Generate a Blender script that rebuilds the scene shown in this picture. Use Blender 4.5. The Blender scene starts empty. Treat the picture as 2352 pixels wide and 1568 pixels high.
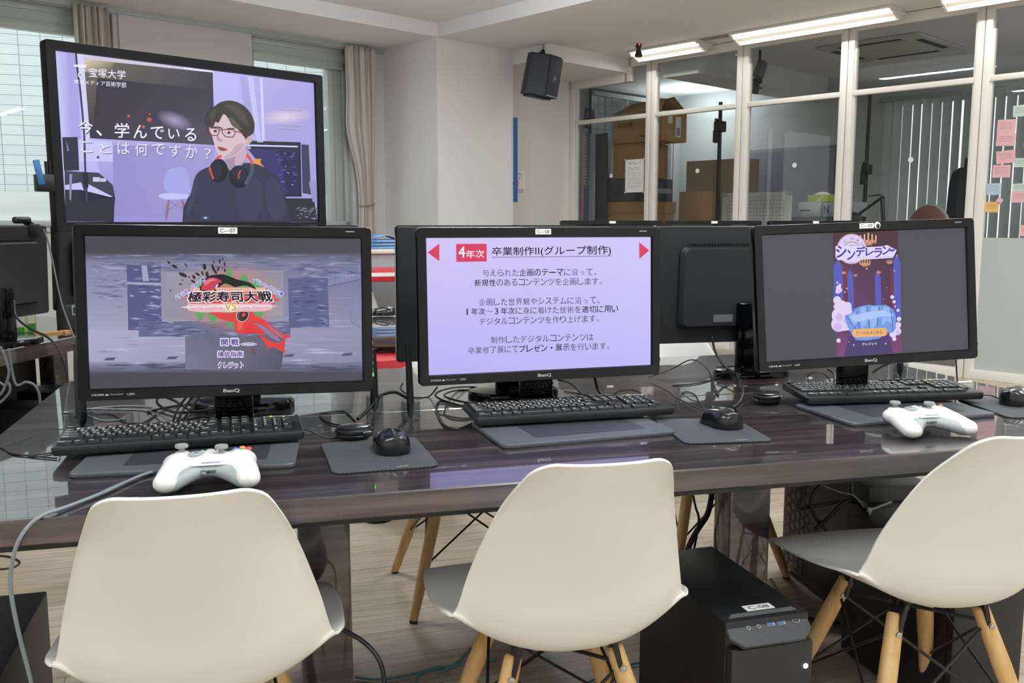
import bpy, bmesh, math, random
import numpy as np
from mathutils import Vector, Matrix

random.seed(11)
SC = bpy.context.scene
COL = SC.collection
PI = math.pi
def R(d): return math.radians(d)

# ------------------------------------------------------------------ camera, world, lights, exposure
EYE = 1.16                      # metres above the floor
YAW, PITCH, FOC = R(14.997), R(7.374), 2096.1
cd = bpy.data.cameras.new('camera'); cam = bpy.data.objects.new('camera', cd); COL.objects.link(cam)
cam.location = (0, 0, EYE); cam.rotation_euler = (PI/2 - PITCH, 0, -YAW)
cd.sensor_width = 36; cd.lens = FOC*36/2352; cd.clip_start = .05; cd.clip_end = 200
SC.camera = cam
vs = SC.view_settings
SC.display_settings.display_device = 'sRGB'
vs.view_transform = 'Standard'; vs.look = 'None'; vs.gamma = 1; vs.exposure = 0.0; vs.use_curve_mapping = False
SC.cycles.max_bounces = 8; SC.cycles.diffuse_bounces = 4; SC.cycles.glossy_bounces = 4
SC.cycles.transmission_bounces = 6; SC.cycles.transparent_max_bounces = 12
SC.cycles.caustics_reflective = False; SC.cycles.caustics_refractive = False
SC.cycles.sample_clamp_indirect = 4.0

W = bpy.data.worlds.new('daylight'); SC.world = W; W.use_nodes = True
bg = W.node_tree.nodes['Background']; bg.inputs[0].default_value = (.95, .985, 1.0, 1); bg.inputs[1].default_value = 1.75

WY = R(28.184)                  # the room's walls are turned against the desks
Uv = Vector((math.cos(WY), math.sin(WY), 0)); Vv = Vector((-math.sin(WY), math.cos(WY), 0))
def uv(u, v, z=0): return Uv*u + Vv*v + Vector((0, 0, z))
ROOM = Matrix.Rotation(WY, 4, 'Z')

def area(name, u, v, z, su, sv, power, col=(1, .95, .88), rz=WY, rx=0.0):
    l = bpy.data.lights.new(name, 'AREA'); l.shape = 'RECTANGLE'; l.size = su; l.size_y = sv
    l.energy = power; l.color = col
    o = bpy.data.objects.new(name, l); COL.objects.link(o); o.location = uv(u, v, z); o.rotation_euler = (rx, 0, rz)
    return o
# the ceiling lamps of the room that hang outside the frame (rows along the partition's direction)
def lamp_or_fill(u, v, z, p, L=1.25, col=(.90, .97, 1.0)):
    """a downward lamp or fill, plus an unseen area light added to brighten the ceiling"""
    p *= 1.18; area('lamp_or_fill_light', u, v, z-.05, .12, L, p*.54, col)
    area('added_ceiling_fill', u, v, z-.34, .12, L, p*.60, col, WY, PI)  # unseen upward fill, added below the ceiling only to brighten it
for u, v, p in [(-1.6, -1.0, 52), (-1.4, 1.7, 46), (1.3, -1.6, 56), (1.5, .7, 40), (1.6, 3.7, 46), (4.1, -.8, 58), (4.1, 1.7, 56), (3.8, 4.4, 50), (6.2, .0, 34)]:
    lamp_or_fill(u, v, 2.755 if u > 5 else 2.87, p)
lamp_or_fill(8.4, 1.0, 2.76, 40); lamp_or_fill(9.2, 6.6, 2.76, 16, .5)  # added fill lifting the dim room behind the glass, no lamp known there

# ------------------------------------------------------------------ helpers
CR = Matrix.Rotation(-YAW, 3, 'Z') @ Matrix.Rotation(-PITCH, 3, 'X')
def at(x, y, z):
    """point of the photograph -> the place at height z it shows"""
    d = CR @ Vector(((x-1176)/FOC, 1, -(y-784)/FOC)); t = (z-EYE)/d.z
    return Vector((d.x*t, d.y*t, z))
def at_u(x, y, u):
    d = CR @ Vector(((x-1176)/FOC, 1, -(y-784)/FOC)); t = u/d.dot(Uv)
    return Vector((d.x*t, d.y*t, EYE + d.z*t))
def at_y(x, y, Y):
    d = CR @ Vector(((x-1176)/FOC, 1, -(y-784)/FOC)); t = Y/d.y
    return Vector((d.x*t, Y, EYE + d.z*t))

def s2l(c): return c/12.92 if c <= .04045 else ((c+.055)/1.055)**2.4
def hx(h):
    h = h.lstrip('#'); return tuple(s2l(int(h[i:i+2], 16)/255) for i in (0, 2, 4))

MATS = {}
def mat(name, col='808080', rough=.5, metal=0, coat=0, spec=.5, emit=None, estr=1, bump=0, bscale=200, trans=0, coatr=.03):
    if name in MATS: return MATS[name]
    m = bpy.data.materials.new(name); m.use_nodes = True; nt = m.node_tree; b = nt.nodes['Principled BSDF']
    c = hx(col) if isinstance(col, str) else col
    b.inputs['Base Color'].default_value = (*c, 1); b.inputs['Roughness'].default_value = rough
    b.inputs['Metallic'].default_value = metal; b.inputs['Coat Weight'].default_value = coat
    b.inputs['Coat Roughness'].default_value = coatr; b.inputs['Specular IOR Level'].default_value = spec
    b.inputs['Transmission Weight'].default_value = trans
    if emit: b.inputs['Emission Color'].default_value = (*hx(emit), 1); b.inputs['Emission Strength'].default_value = estr
    if bump:
        n = nt.nodes.new('ShaderNodeTexNoise'); n.inputs['Scale'].default_value = bscale; n.inputs['Detail'].default_value = 3
        t = nt.nodes.new('ShaderNodeTexCoord'); nt.links.new(t.outputs['Object'], n.inputs['Vector'])
        u = nt.nodes.new('ShaderNodeBump'); u.inputs['Strength'].default_value = bump; u.inputs['Distance'].default_value = .001
        nt.links.new(n.outputs['Fac'], u.inputs['Height']); nt.links.new(u.outputs['Normal'], b.inputs['Normal'])
    MATS[name] = m; return m

def glass_mat(name, tint=(.93, .97, .96), extra=.0):
    m = bpy.data.materials.new(name); m.use_nodes = True; nt = m.node_tree; nt.nodes.clear()
    o = nt.nodes.new('ShaderNodeOutputMaterial'); mx = nt.nodes.new('ShaderNodeMixShader')
    t = nt.nodes.new('ShaderNodeBsdfTransparent'); t.inputs[0].default_value = (*tint, 1)
    g = nt.nodes.new('ShaderNodeBsdfGlossy'); g.inputs['Roughness'].default_value = .01
    f = nt.nodes.new('ShaderNodeFresnel'); f.inputs['IOR'].default_value = 1.5
    a = nt.nodes.new('ShaderNodeMath'); a.operation = 'ADD'; a.inputs[1].default_value = extra; a.use_clamp = True
    gm = nt.nodes.new('ShaderNodeNewGeometry'); bk = nt.nodes.new('ShaderNodeMath'); bk.operation = 'SUBTRACT'; bk.inputs[0].default_value = 1
    ml = nt.nodes.new('ShaderNodeMath'); ml.operation = 'MULTIPLY'; nt.links.new(gm.outputs['Backfacing'], bk.inputs[1])   # only the outer faces mirror
    nt.links.new(f.outputs[0], a.inputs[0]); nt.links.new(a.outputs[0], ml.inputs[0]); nt.links.new(bk.outputs[0], ml.inputs[1]); nt.links.new(ml.outputs[0], mx.inputs[0])
    nt.links.new(t.outputs[0], mx.inputs[1]); nt.links.new(g.outputs[0], mx.inputs[2]); nt.links.new(mx.outputs[0], o.inputs[0])
    MATS[name] = m; return m

class MB:
    """collects shapes; build() links them as ONE mesh object"""
    def __init__(s): s.v = []; s.f = []; s.m = []; s.c = []
    def add(s, vs, fs, mi=0):
        n = len(s.v); s.v += [tuple(v) for v in vs]; s.f += [tuple(i+n for i in f) for f in fs]; s.m += [mi]*len(fs); return s
    def box(s, c, d, bev=0, seg=2, rot=None, mi=0):
        bm = bmesh.new(); bmesh.ops.create_cube(bm, size=1)
        M = Matrix.Translation(c) @ (rot.to_4x4() if rot else Matrix.Identity(4)) @ Matrix.Diagonal((*d, 1))
        bm.transform(M)
        if bev: bmesh.ops.bevel(bm, geom=list(bm.edges), offset=min(bev, .49*min(d)), segments=seg, affect='EDGES', profile=.5)
        bm.verts.index_update()
        s.add([v.co for v in bm.verts], [[v.index for v in f.verts] for f in bm.faces], mi); bm.free(); return s
    def span(s, a, b, bev=0, mi=0, seg=2):
        a, b = Vector(a), Vector(b); return s.box((a+b)/2, [abs(x) for x in (b-a)], bev, seg, None, mi)
    def cyl(s, p0, p1, r0, r1=None, n=16, caps=True, mi=0):
        r1 = r0 if r1 is None else r1; p0, p1 = Vector(p0), Vector(p1); d = (p1-p0).normalized()
        a = d.orthogonal().normalized(); b = d.cross(a); vs = []
        for p, r in ((p0, r0), (p1, r1)):
            for k in range(n): t = 2*PI*k/n; vs.append(p + (a*math.cos(t) + b*math.sin(t))*r)
        fs = [(k, (k+1) % n, n+(k+1) % n, n+k) for k in range(n)]
        if caps: fs += [tuple(reversed(range(n))), tuple(range(n, 2*n))]
        return s.add(vs, fs, mi)
    def rod(s, prof, p0, p1, n=16, mi=0):
        """round bar with radius profile [(t, r)...]"""
        p0, p1 = Vector(p0), Vector(p1); d = (p1-p0); dn = d.normalized(); a = dn.orthogonal().normalized(); b = dn.cross(a); vs = []
        for t, r in prof:
            for k in range(n): w = 2*PI*k/n; vs.append(p0 + d*t + (a*math.cos(w)+b*math.sin(w))*r)
        m = len(prof)
        fs = [(j*n+k, j*n+(k+1) % n, (j+1)*n+(k+1) % n, (j+1)*n+k) for j in range(m-1) for k in range(n)]
        fs += [tuple(reversed(range(n))), tuple(range((m-1)*n, m*n))]
        return s.add(vs, fs, mi)
    def tube(s, pts, r, n=8, sub=6, mi=0):
        P = [Vector(p) for p in pts]
        if sub > 1 and len(P) > 2:
            Q = []
            for i in range(len(P)-1):
                p0, p1, p2, p3 = P[max(i-1, 0)], P[i], P[i+1], P[min(i+2, len(P)-1)]
                for k in range(sub):
                    t = k/sub; Q.append(.5*((2*p1) + (p2-p0)*t + (2*p0-5*p1+4*p2-p3)*t*t + (3*p1-p0-3*p2+p3)*t**3))
            Q.append(P[-1]); P = Q
        vs = []; up = None
        for i, p in enumerate(P):
            d = (P[min(i+1, len(P)-1)] - P[max(i-1, 0)]).normalized()
            if up is None: up = d.orthogonal().normalized()
            up = (up - d*up.dot(d)); up = up.normalized() if up.length > 1e-6 else d.orthogonal().normalized()
            b = d.cross(up)
            for k in range(n): t = 2*PI*k/n; vs.append(p + (up*math.cos(t)+b*math.sin(t))*r)
        m = len(P); fs = [(j*n+k, j*n+(k+1) % n, (j+1)*n+(k+1) % n, (j+1)*n+k) for j in range(m-1) for k in range(n)]
        fs += [tuple(reversed(range(n))), tuple(range((m-1)*n, m*n))]
        return s.add(vs, fs, mi)
    def lathe(s, prof, c=(0, 0, 0), n=32, sx=1, sy=1, mi=0):
        c = Vector(c); vs = []; m = len(prof)
        for r, z in prof:
            for k in range(n): t = 2*PI*k/n; vs.append(c + Vector((r*sx*math.cos(t), r*sy*math.sin(t), z)))
        fs = [(j*n+k, j*n+(k+1) % n, (j+1)*n+(k+1) % n, (j+1)*n+k) for j in range(m-1) for k in range(n)]
        fs += [tuple(reversed(range(n))), tuple(range((m-1)*n, m*n))]
        return s.add(vs, fs, mi)
    def ball(s, c, r, n=20, m=12, mi=0):
        r = r if hasattr(r, '__len__') else (r, r, r); c = Vector(c); vs = [c + Vector((0, 0, -r[2]))]
        for j in range(1, m):
            a = -PI/2 + PI*j/m
            for k in range(n): t = 2*PI*k/n; vs.append(c + Vector((r[0]*math.cos(a)*math.cos(t), r[1]*math.cos(a)*math.sin(t), r[2]*math.sin(a))))
        vs.append(c + Vector((0, 0, r[2]))); L = len(vs)-1
        fs = [(0, 1+(k+1) % n, 1+k) for k in range(n)]
        for j in range(m-2):
            for k in range(n): a = 1+j*n; fs.append((a+k, a+(k+1) % n, a+n+(k+1) % n, a+n+k))
        a = 1+(m-2)*n; fs += [(a+k, a+(k+1) % n, L) for k in range(n)]
        return s.add(vs, fs, mi)
    def slab(s, pts, h0, h1, ch=0, M=None, mi=0):
        """convex outline in xy extruded h0..h1 along z (M maps it elsewhere), edges chamfered"""
        P = [Vector((p[0], p[1], 0)) for p in pts]; n = len(P); c = sum(P, Vector())/n; M = M or Matrix.Identity(4)
        def ring(h, k): return [p + (c-p).normalized()*k + Vector((0, 0, h)) for p in P]
        rings = [ring(h0, ch), ring(h0+ch, 0), ring(h1-ch, 0), ring(h1, ch)] if ch else [ring(h0, 0), ring(h1, 0)]
        vs = [M @ v for r in rings for v in r]; m = len(rings)
        fs = [(j*n+k, j*n+(k+1) % n, (j+1)*n+(k+1) % n, (j+1)*n+k) for j in range(m-1) for k in range(n)]
        fs += [tuple(reversed(range(n))), tuple(range((m-1)*n, m*n))]
        return s.add(vs, fs, mi)
    def poly(s, pts, mi=0): return s.add(pts, [tuple(range(len(pts)))], mi)
    def build(s, name, mats, parent=None, loc=None, M=None, sharp=29):
        me = bpy.data.meshes.new(name); me.from_pydata([tuple(v) for v in s.v], [], s.f)
        for m in (mats if isinstance(mats, (list, tuple)) else [mats]): me.materials.append(m)
        me.polygons.foreach_set('material_index', s.m); me.polygons.foreach_set('use_smooth', [True]*len(s.f))
        bm = bmesh.new(); bm.from_mesh(me); bmesh.ops.recalc_face_normals(bm, faces=bm.faces); bm.to_mesh(me); bm.free()
        me.set_sharp_from_angle(angle=R(sharp)); me.update()
        return link(name, me, parent, loc, M)

def link(name, me, parent=None, loc=None, M=None):
    o = bpy.data.objects.new(name, me); COL.objects.link(o)
    if parent: o.parent = parent
    if M is not None: o.matrix_basis = M
    if loc is not None: o.location = loc
    return o
def rrect(w, h, r, n=5):
    out = []
    for cx, cy, a in ((w/2-r, h/2-r, 0), (-w/2+r, h/2-r, PI/2), (-w/2+r, -h/2+r, PI), (w/2-r, -h/2+r, 1.5*PI)):
        for k in range(n+1): t = a + PI/2*k/n; out.append((cx+r*math.cos(t), cy+r*math.sin(t)))
    return out
XZ = Matrix(((1, 0, 0, 0), (0, 0, -1, 0), (0, 1, 0, 0), (0, 0, 0, 1)))    # outline xy -> xz, thickness towards -y
def tag(o, label, cat, group=None, kind=None):
    if label: o['label'] = label
    if cat: o['category'] = cat
    if group: o['group'] = group
    if kind: o['kind'] = kind
    return o
def thing(name, label, cat, loc=(0, 0, 0), rz=0, group=None):
    o = bpy.data.objects.new(name, None); o.empty_display_size = .05; COL.objects.link(o)
    o.location = loc; o.rotation_euler = (0, 0, rz); return tag(o, label, cat, group)
def struct(o): o['kind'] = 'structure'; return o
def dup(root, loc, rz, label, group=None):
    r = root.copy(); COL.objects.link(r); r.location = loc; r.rotation_euler = (0, 0, rz); r['label'] = label
    if group: r['group'] = group
    for ch in list(root.children):
        c = ch.copy(); COL.objects.link(c); c.parent = r
        for g in list(ch.children):
            d = g.copy(); COL.objects.link(d); d.parent = c
    return r

TXT = {}
def text_geo(body, bold=0):
    """outline of a word in the built-in font, scaled to the unit square"""
    k = (body, bold)
    if k in TXT: return TXT[k]
    cu = bpy.data.curves.new('t', 'FONT'); cu.body = body; cu.size = 1; cu.offset = bold; cu.resolution_u = 3; cu.fill_mode = 'FRONT'
    o = bpy.data.objects.new('t', cu); COL.objects.link(o); dg = bpy.context.evaluated_depsgraph_get()
    me = bpy.data.meshes.new_from_object(o.evaluated_get(dg)); n = len(me.vertices)
    co = np.zeros(n*3); me.vertices.foreach_get('co', co); co = co.reshape(-1, 3)[:, :2]
    fs = [tuple(p.vertices) for p in me.polygons]
    bpy.data.objects.remove(o); bpy.data.curves.remove(cu); bpy.data.meshes.remove(me)
    lo, hi = co.min(0), co.max(0); asp = (hi[0]-lo[0])/max(hi[1]-lo[1], 1e-6)
    TXT[k] = ((co-lo)/np.maximum(hi-lo, 1e-6), fs, asp); return TXT[k]
def put_text(mb, body, x0, z0, w, h, y=0, mi=0, bold=0, M=None):
    """flat lettering in the xz plane, lower left corner x0,z0"""
    co, fs, _ = text_geo(body, bold); vs = [Vector((x0+c[0]*w, y, z0+c[1]*h)) for c in co]
    if M is not None: vs = [M @ v for v in vs]
    mb.add(vs, fs, mi)

# picture shown by a lit screen: flat coloured shapes, laid out in the pixels of a view of it
PICM = None
def pic_mat():
    global PICM
    if PICM: return PICM
    m = bpy.data.materials.new('lit_screen'); m.use_nodes = True; nt = m.node_tree; b = nt.nodes['Principled BSDF']
    a = nt.nodes.new('ShaderNodeVertexColor'); a.layer_name = 'Col'
    b.inputs['Base Color'].default_value = (.004, .004, .006, 1); b.inputs['Roughness'].default_value = .28
    b.inputs['Specular IOR Level'].default_value = .35
    nt.links.new(a.outputs[1], b.inputs['Alpha'])
    nt.links.new(a.outputs[0], b.inputs['Emission Color']); b.inputs['Emission Strength'].default_value = 1
    PICM = m; return m
class Pic:
    def __init__(s, corners, w, h, pre=None):
        A = []; B = []
        for (x, y), (X, Y) in zip(corners, ((-w/2, h/2), (w/2, h/2), (w/2, -h/2), (-w/2, -h/2))):
            A += [[x, y, 1, 0, 0, 0, -X*x, -X*y], [0, 0, 0, x, y, 1, -Y*x, -Y*y]]; B += [X, Y]
        s.H = np.append(np.linalg.solve(np.array(A, float), np.array(B, float)), 1).reshape(3, 3)
        s.w, s.h, s.pre = w, h, pre; s.v = []; s.f = []; s.c = []; s.l = 0
    def pt(s, p):
        x, y = s.pre(*p) if s.pre else p
        q = s.H @ np.array([x, y, 1.]); x, z = q[0]/q[2], q[1]/q[2]
        return (min(max(x, -s.w/2), s.w/2), -.0002 - .00003*s.l, min(max(z, -s.h/2), s.h/2))
    sm = 0
    def _add(s, pts, fs, cols):
        cols = [c if len(c) == 4 else (*c, 1) for c in cols]
        n = len(s.v); s.v += [s.pt(p) for p in pts]; s.f += [tuple(i+n for i in f) for f in fs]; s.c += cols; s.l += 1
    def poly(s, pts, col):
        for _ in range(s.sm):                     # rounds the corners of a drawn outline
            q = []
            for i in range(len(pts)):
                a, b = pts[i], pts[(i+1) % len(pts)]; q += [(a[0]*.75+b[0]*.25, a[1]*.75+b[1]*.25), (a[0]*.25+b[0]*.75, a[1]*.25+b[1]*.75)]
            pts = q
        bm = bmesh.new(); vv = [bm.verts.new((p[0], p[1], 0)) for p in pts]; f = bm.faces.new(vv)
        r = bmesh.ops.triangulate(bm, faces=[f]); bm.verts.index_update()
        s._add([(v.co.x, v.co.y) for v in bm.verts], [[v.index for v in t.verts] for t in bm.faces], [hx(col)]*len(bm.verts)); bm.free(); return s
    def full(s, cols, n=10):
        """gradient over the whole panel between four corner colours"""
        C = [np.array(hx(c)) for c in cols]; vs = []; cs = []
        for j in range(n+1):
            for i in range(n+1):
                a, b = i/n, j/n
                vs.append((-s.w/2 + s.w*a, -.0001, s.h/2 - s.h*b)); cs.append(tuple((C[0]*(1-a)+C[1]*a)*(1-b) + (C[3]*(1-a)+C[2]*a)*b))
        k = len(s.v); s.v += vs; s.c += [(*c, 1) for c in cs]
        s.f += [(k+j*(n+1)+i, k+(j+1)*(n+1)+i, k+(j+1)*(n+1)+i+1, k+j*(n+1)+i+1) for j in range(n) for i in range(n)]; return s
    def grad(s, q, cols, n=8):
        C = [np.array(hx(c)) for c in cols]; Q = [np.array(p, float) for p in q]; vs = []; cs = []
        for j in range(n+1):
            for i in range(n+1):
                a, b = i/n, j/n
                vs.append(tuple((Q[0]*(1-a)+Q[1]*a)*(1-b) + (Q[3]*(1-a)+Q[2]*a)*b)); cs.append(tuple((C[0]*(1-a)+C[1]*a)*(1-b) + (C[3]*(1-a)+C[2]*a)*b))
        s._add(vs, [(j*(n+1)+i, (j+1)*(n+1)+i, (j+1)*(n+1)+i+1, j*(n+1)+i+1) for j in range(n) for i in range(n)], cs); return s
    def rect(s, x0, y0, x1, y1, col): return s.poly([(x0, y0), (x1, y0), (x1, y1), (x0, y1)], col)
    def ell(s, cx, cy, rx, ry, col, rot=0, n=24, edge=None):
        c, d = math.cos(R(rot)), math.sin(R(rot)); P = []
        for k in range(n): t = 2*PI*k/n; a, b = rx*math.cos(t), ry*math.sin(t); P.append((cx+a*c-b*d, cy+a*d+b*c))
        if edge is None: k = s.sm; s.sm = 0; s.poly(P, col); s.sm = k; return s
        s._add([(cx, cy)]+P, [(0, 1+k, 1+(k+1) % n) for k in range(n)], [hx(col)]+[hx(edge) if edge else (*hx(col), 0)]*n); return s
    def line(s, pts, w, col):
        for i in range(len(pts)-1):
            (x0, y0), (x1, y1) = pts[i], pts[i+1]; L = math.hypot(x1-x0, y1-y0) or 1; nx, ny = -(y1-y0)/L*w/2, (x1-x0)/L*w/2
            k = s.sm; s.sm = 0; s.poly([(x0+nx, y0+ny), (x1+nx, y1+ny), (x1-nx, y1-ny), (x0-nx, y0-ny)], col); s.l -= 1; s.sm = k
        s.l += 1; return s
    def text(s, body, q, col, bold=0, fit=True):
        """q: top-left, top-right, bottom-right, bottom-left of the word"""
        if len(q) == 4 and not hasattr(q[0], '__len__'): x0, y0, x1, y1 = q; q = [(x0, y0), (x1, y0), (x1, y1), (x0, y1)]
        if bold > 0:                               # heavier strokes or an outline: the word laid over itself
            d = bold*.62*abs(q[3][1]-q[0][1]); s.l += 1
            for k in range(8 if bold > .03 else 4):
                t = 2*PI*k/(8 if bold > .03 else 4) + .4; s.text(body, [(p[0]+d*math.cos(t), p[1]+d*math.sin(t)) for p in q], col); s.l -= 1
        co, fs, _ = text_geo(body, min(bold, 0)); Q = [np.array(p, float) for p in q]
        pts = [tuple((Q[3]*(1-a)+Q[2]*a)*(1-b) + (Q[0]*(1-a)+Q[1]*a)*b) for a, b in co]
        s._add(pts, fs, [hx(col)]*len(pts)); return s
    def build(s, name, parent, M):
        me = bpy.data.meshes.new(name); me.from_pydata(s.v, [], s.f); me.materials.append(pic_mat())
        a = me.color_attributes.new('Col', 'FLOAT_COLOR', 'POINT'); a.data.foreach_set('color', [x for c in s.c for x in c])
        bm = bmesh.new(); bm.from_mesh(me)
        for f in bm.faces:
            f.normal_update()
            if f.normal.y > 0: f.normal_flip()
        bm.to_mesh(me); bm.free(); me.update()
        return link(name, me, parent, None, M)

# ------------------------------------------------------------------ surface materials
def wood_mat(name, c0, c1, c2, scale=(1.2, 26, 26), rough=.3, coat=0, contrast=(.35, .5, .68), coord='Object', coatr=.02):
    m = bpy.data.materials.new(name); m.use_nodes = True; nt = m.node_tree; b = nt.nodes['Principled BSDF']
    t = nt.nodes.new('ShaderNodeTexCoord'); mp = nt.nodes.new('ShaderNodeMapping'); mp.inputs['Scale'].default_value = scale
    n = nt.nodes.new('ShaderNodeTexNoise'); n.inputs['Scale'].default_value = 1; n.inputs['Detail'].default_value = 5; n.inputs['Roughness'].default_value = .62
    r = nt.nodes.new('ShaderNodeValToRGB'); e = r.color_ramp.elements
    e[0].position = contrast[0]; e[0].color = (*hx(c0), 1); e[1].position = contrast[2]; e[1].color = (*hx(c2), 1)
    x = e.new(contrast[1]); x.color = (*hx(c1), 1)
    nt.links.new(t.outputs[coord], mp.inputs[0]); nt.links.new(mp.outputs[0], n.inputs['Vector'])
    nt.links.new(n.outputs['Fac'], r.inputs[0]); nt.links.new(r.outputs[0], b.inputs['Base Color'])
    b.inputs['Roughness'].default_value = rough; b.inputs['Coat Weight'].default_value = coat; b.inputs['Coat Roughness'].default_value = coatr
    MATS[name] = m; return m

def floor_mat():
    m = bpy.data.materials.new('oak_plank_floor'); m.use_nodes = True; nt = m.node_tree; b = nt.nodes['Principled BSDF']
    g = nt.nodes.new('ShaderNodeNewGeometry'); mp = nt.nodes.new('ShaderNodeMapping'); mp.inputs['Rotation'].default_value = (0, 0, R(-3))
    nt.links.new(g.outputs['Position'], mp.inputs[0])
    br = nt.nodes.new('ShaderNodeTexBrick'); br.inputs['Color1'].default_value = (*hx('cabda9'), 1); br.inputs['Color2'].default_value = (*hx('ad9f8e'), 1)
    br.inputs['Mortar'].default_value = (*hx('85745f'), 1); br.inputs['Scale'].default_value = 1; br.inputs['Mortar Size'].default_value = .0016
    br.inputs['Brick Width'].default_value = 1.1; br.inputs['Row Height'].default_value = .165; br.offset = .37; br.inputs['Bias'].default_value = -.2
    nt.links.new(mp.outputs[0], br.inputs['Vector'])
    m2 = nt.nodes.new('ShaderNodeMapping'); m2.inputs['Scale'].default_value = (2.2, 26, 1); nt.links.new(mp.outputs[0], m2.inputs[0])
    n = nt.nodes.new('ShaderNodeTexNoise'); n.inputs['Scale'].default_value = 1.6; n.inputs['Detail'].default_value = 6; n.inputs['Roughness'].default_value = .65
    nt.links.new(m2.outputs[0], n.inputs['Vector'])
    r = nt.nodes.new('ShaderNodeValToRGB'); r.color_ramp.elements[0].position = .32; r.color_ramp.elements[0].color = (*hx('bcb0a0'), 1)
    r.color_ramp.elements[1].position = .66; r.color_ramp.elements[1].color = (1, 1, 1, 1); nt.links.new(n.outputs['Fac'], r.inputs[0])
    mx = nt.nodes.new('ShaderNodeMix'); mx.data_type = 'RGBA'; mx.blend_type = 'MULTIPLY'; mx.inputs[0].default_value = .8
    nt.links.new(br.outputs['Color'], mx.inputs[6]); nt.links.new(r.outputs[0], mx.inputs[7]); nt.links.new(mx.outputs[2], b.inputs['Base Color'])
    b.inputs['Roughness'].default_value = .38; b.inputs['Specular IOR Level'].default_value = .4
    return m

WALL = mat('white_wall_paint', 'e6e4e1', .75, bump=.15, bscale=500)
CEIL = mat('white_ceiling_paint', 'e9e8e7', .85)
PANEL = mat('grey_wall_panel', 'cdcbc8', .6)
WFRAME = mat('pale_green_aluminium', 'b3bcb9', .45, .2)
PFRAME = mat('cream_partition_frame', 'ece8e2', .35)
FLOOR = floor_mat()
DESK = wood_mat('dark_glossy_wood', '1c1516', '30272a', '584a47', (1.3, 34, 34), .3, 1.0, coatr=.012); DESK.node_tree.nodes['Principled BSDF'].inputs['Coat IOR'].default_value = 1.62
GLASS = glass_mat('clear_glass', (.95, .965, .965)); PGLASS = glass_mat('partition_glass', (.85, .865, .87), .01)
BLK = mat('black_satin_plastic', '15161a', .38); GLOSS = mat('black_gloss_plastic', '050608', .10, spec=.32)
MATTE = mat('black_matt_plastic', '1c1d20', .6, bump=.2, bscale=900); DGREY = mat('dark_grey_plastic', '3a3c40', .5)
WHITE = mat('white_plastic', 'eeeeea', .35); INK = mat('black_ink', '16161a', .6); LBL = mat('white_label_paper', 'f2f1ec', .6)
SILV = mat('silver_print', 'b9bcc0', .35, .6); STEEL = mat('bare_steel', 'b8b8b4', .25, 1); GREYP = mat('grey_plastic', '9aa0a0', .45)
CARD = mat('brown_cardboard', 'b08a58', .8); CABLE = mat('black_cable_rubber', '17181a', .4); GCABLE = mat('grey_cable_rubber', '7d8488', .45)

# ------------------------------------------------------------------ the room
def roomobj(name, spans, m, mats=None):
    mb = MB()
    for a, b, *r in spans: mb.span(a, b, 0, r[0] if r else 0)
    return struct(mb.build(name, m, None, None, ROOM))
roomobj('floor', [((-3.2, -3.2, -.1), (12, 9.2, 0))], FLOOR)
roomobj('ceiling', [((-3.2, -3.2, 2.87), (5.11, 6.38, 3.0)),
                    ((-3.2, 6.38, 2.755), (5.11, 7.4, 3.0)),
                    ((5.11, -3.2, 2.755), (6.02, 6.42, 3.0)),
                    ((6.02, -3.2, 2.765), (7.26, 5.97, 3.0)),
                    ((6.02, 5.97, 2.63), (7.26, 6.9, 3.0)),
                    ((7.26, -3.2, 2.76), (12, 9.2, 3.0)), ((7.26, 5.2, 2.55), (9.7, 5.6, 2.8))], CEIL)
SILL, HEAD = 1.13, 2.71
roomobj('wall_window', [((-3.2, 7.2, 0), (5.11, 7.4, SILL)), ((-3.2, 7.2, HEAD), (5.11, 7.4, 2.9)), ((-3.2, 7.2, SILL), (.45, 7.4, HEAD)),
                        ((2.66, 7.2, SILL), (3.79, 7.4, HEAD)), ((4.75, 7.2, SILL), (5.11, 7.4, HEAD)),
                        ((2.70, 7.185, .3), (3.78, 7.2, 2.75))], PANEL)
roomobj('wall_column', [((5.11, 6.40, 0), (6.02, 7.45, 2.76))], WALL)
roomobj('wall_recess', [((6.02, 6.76, 0), (7.2, 6.95, 2.7))], WALL)
roomobj('wall_left', [((-3.3, -3.2, 0), (-3.2, 7.4, 3))], WALL)
roomobj('wall_back', [((-3.2, -3.3, 0), (12, -3.2, 3))], WALL)
roomobj('wall_far', [((9.7, -3.2, 0), (9.8, 2.86, 2.8)), ((9.7, 4.5, 0), (9.8, 9.2, 2.8)), ((9.7, 2.86, 0), (9.8, 4.5, .85)), ((9.7, 2.86, 2.45), (9.8, 4.5, 2.8))], mat('dim_room_paint', 'b9bdbb', .8))
roomobj('wall_back_room', [((7.22, 7.2, 0), (8.0, 7.4, 2.8)), ((9.5, 7.2, 0), (9.8, 7.4, 2.8)), ((8.0, 7.2, 0), (9.5, 7.4, 1.0)), ((8.0, 7.2, 2.7), (9.5, 7.4, 2.8))], MATS['dim_room_paint'])
roomobj('trim_1', [((.45, 7.17, 2.715), (5.11, 7.2, 2.755))], WFRAME)

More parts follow.
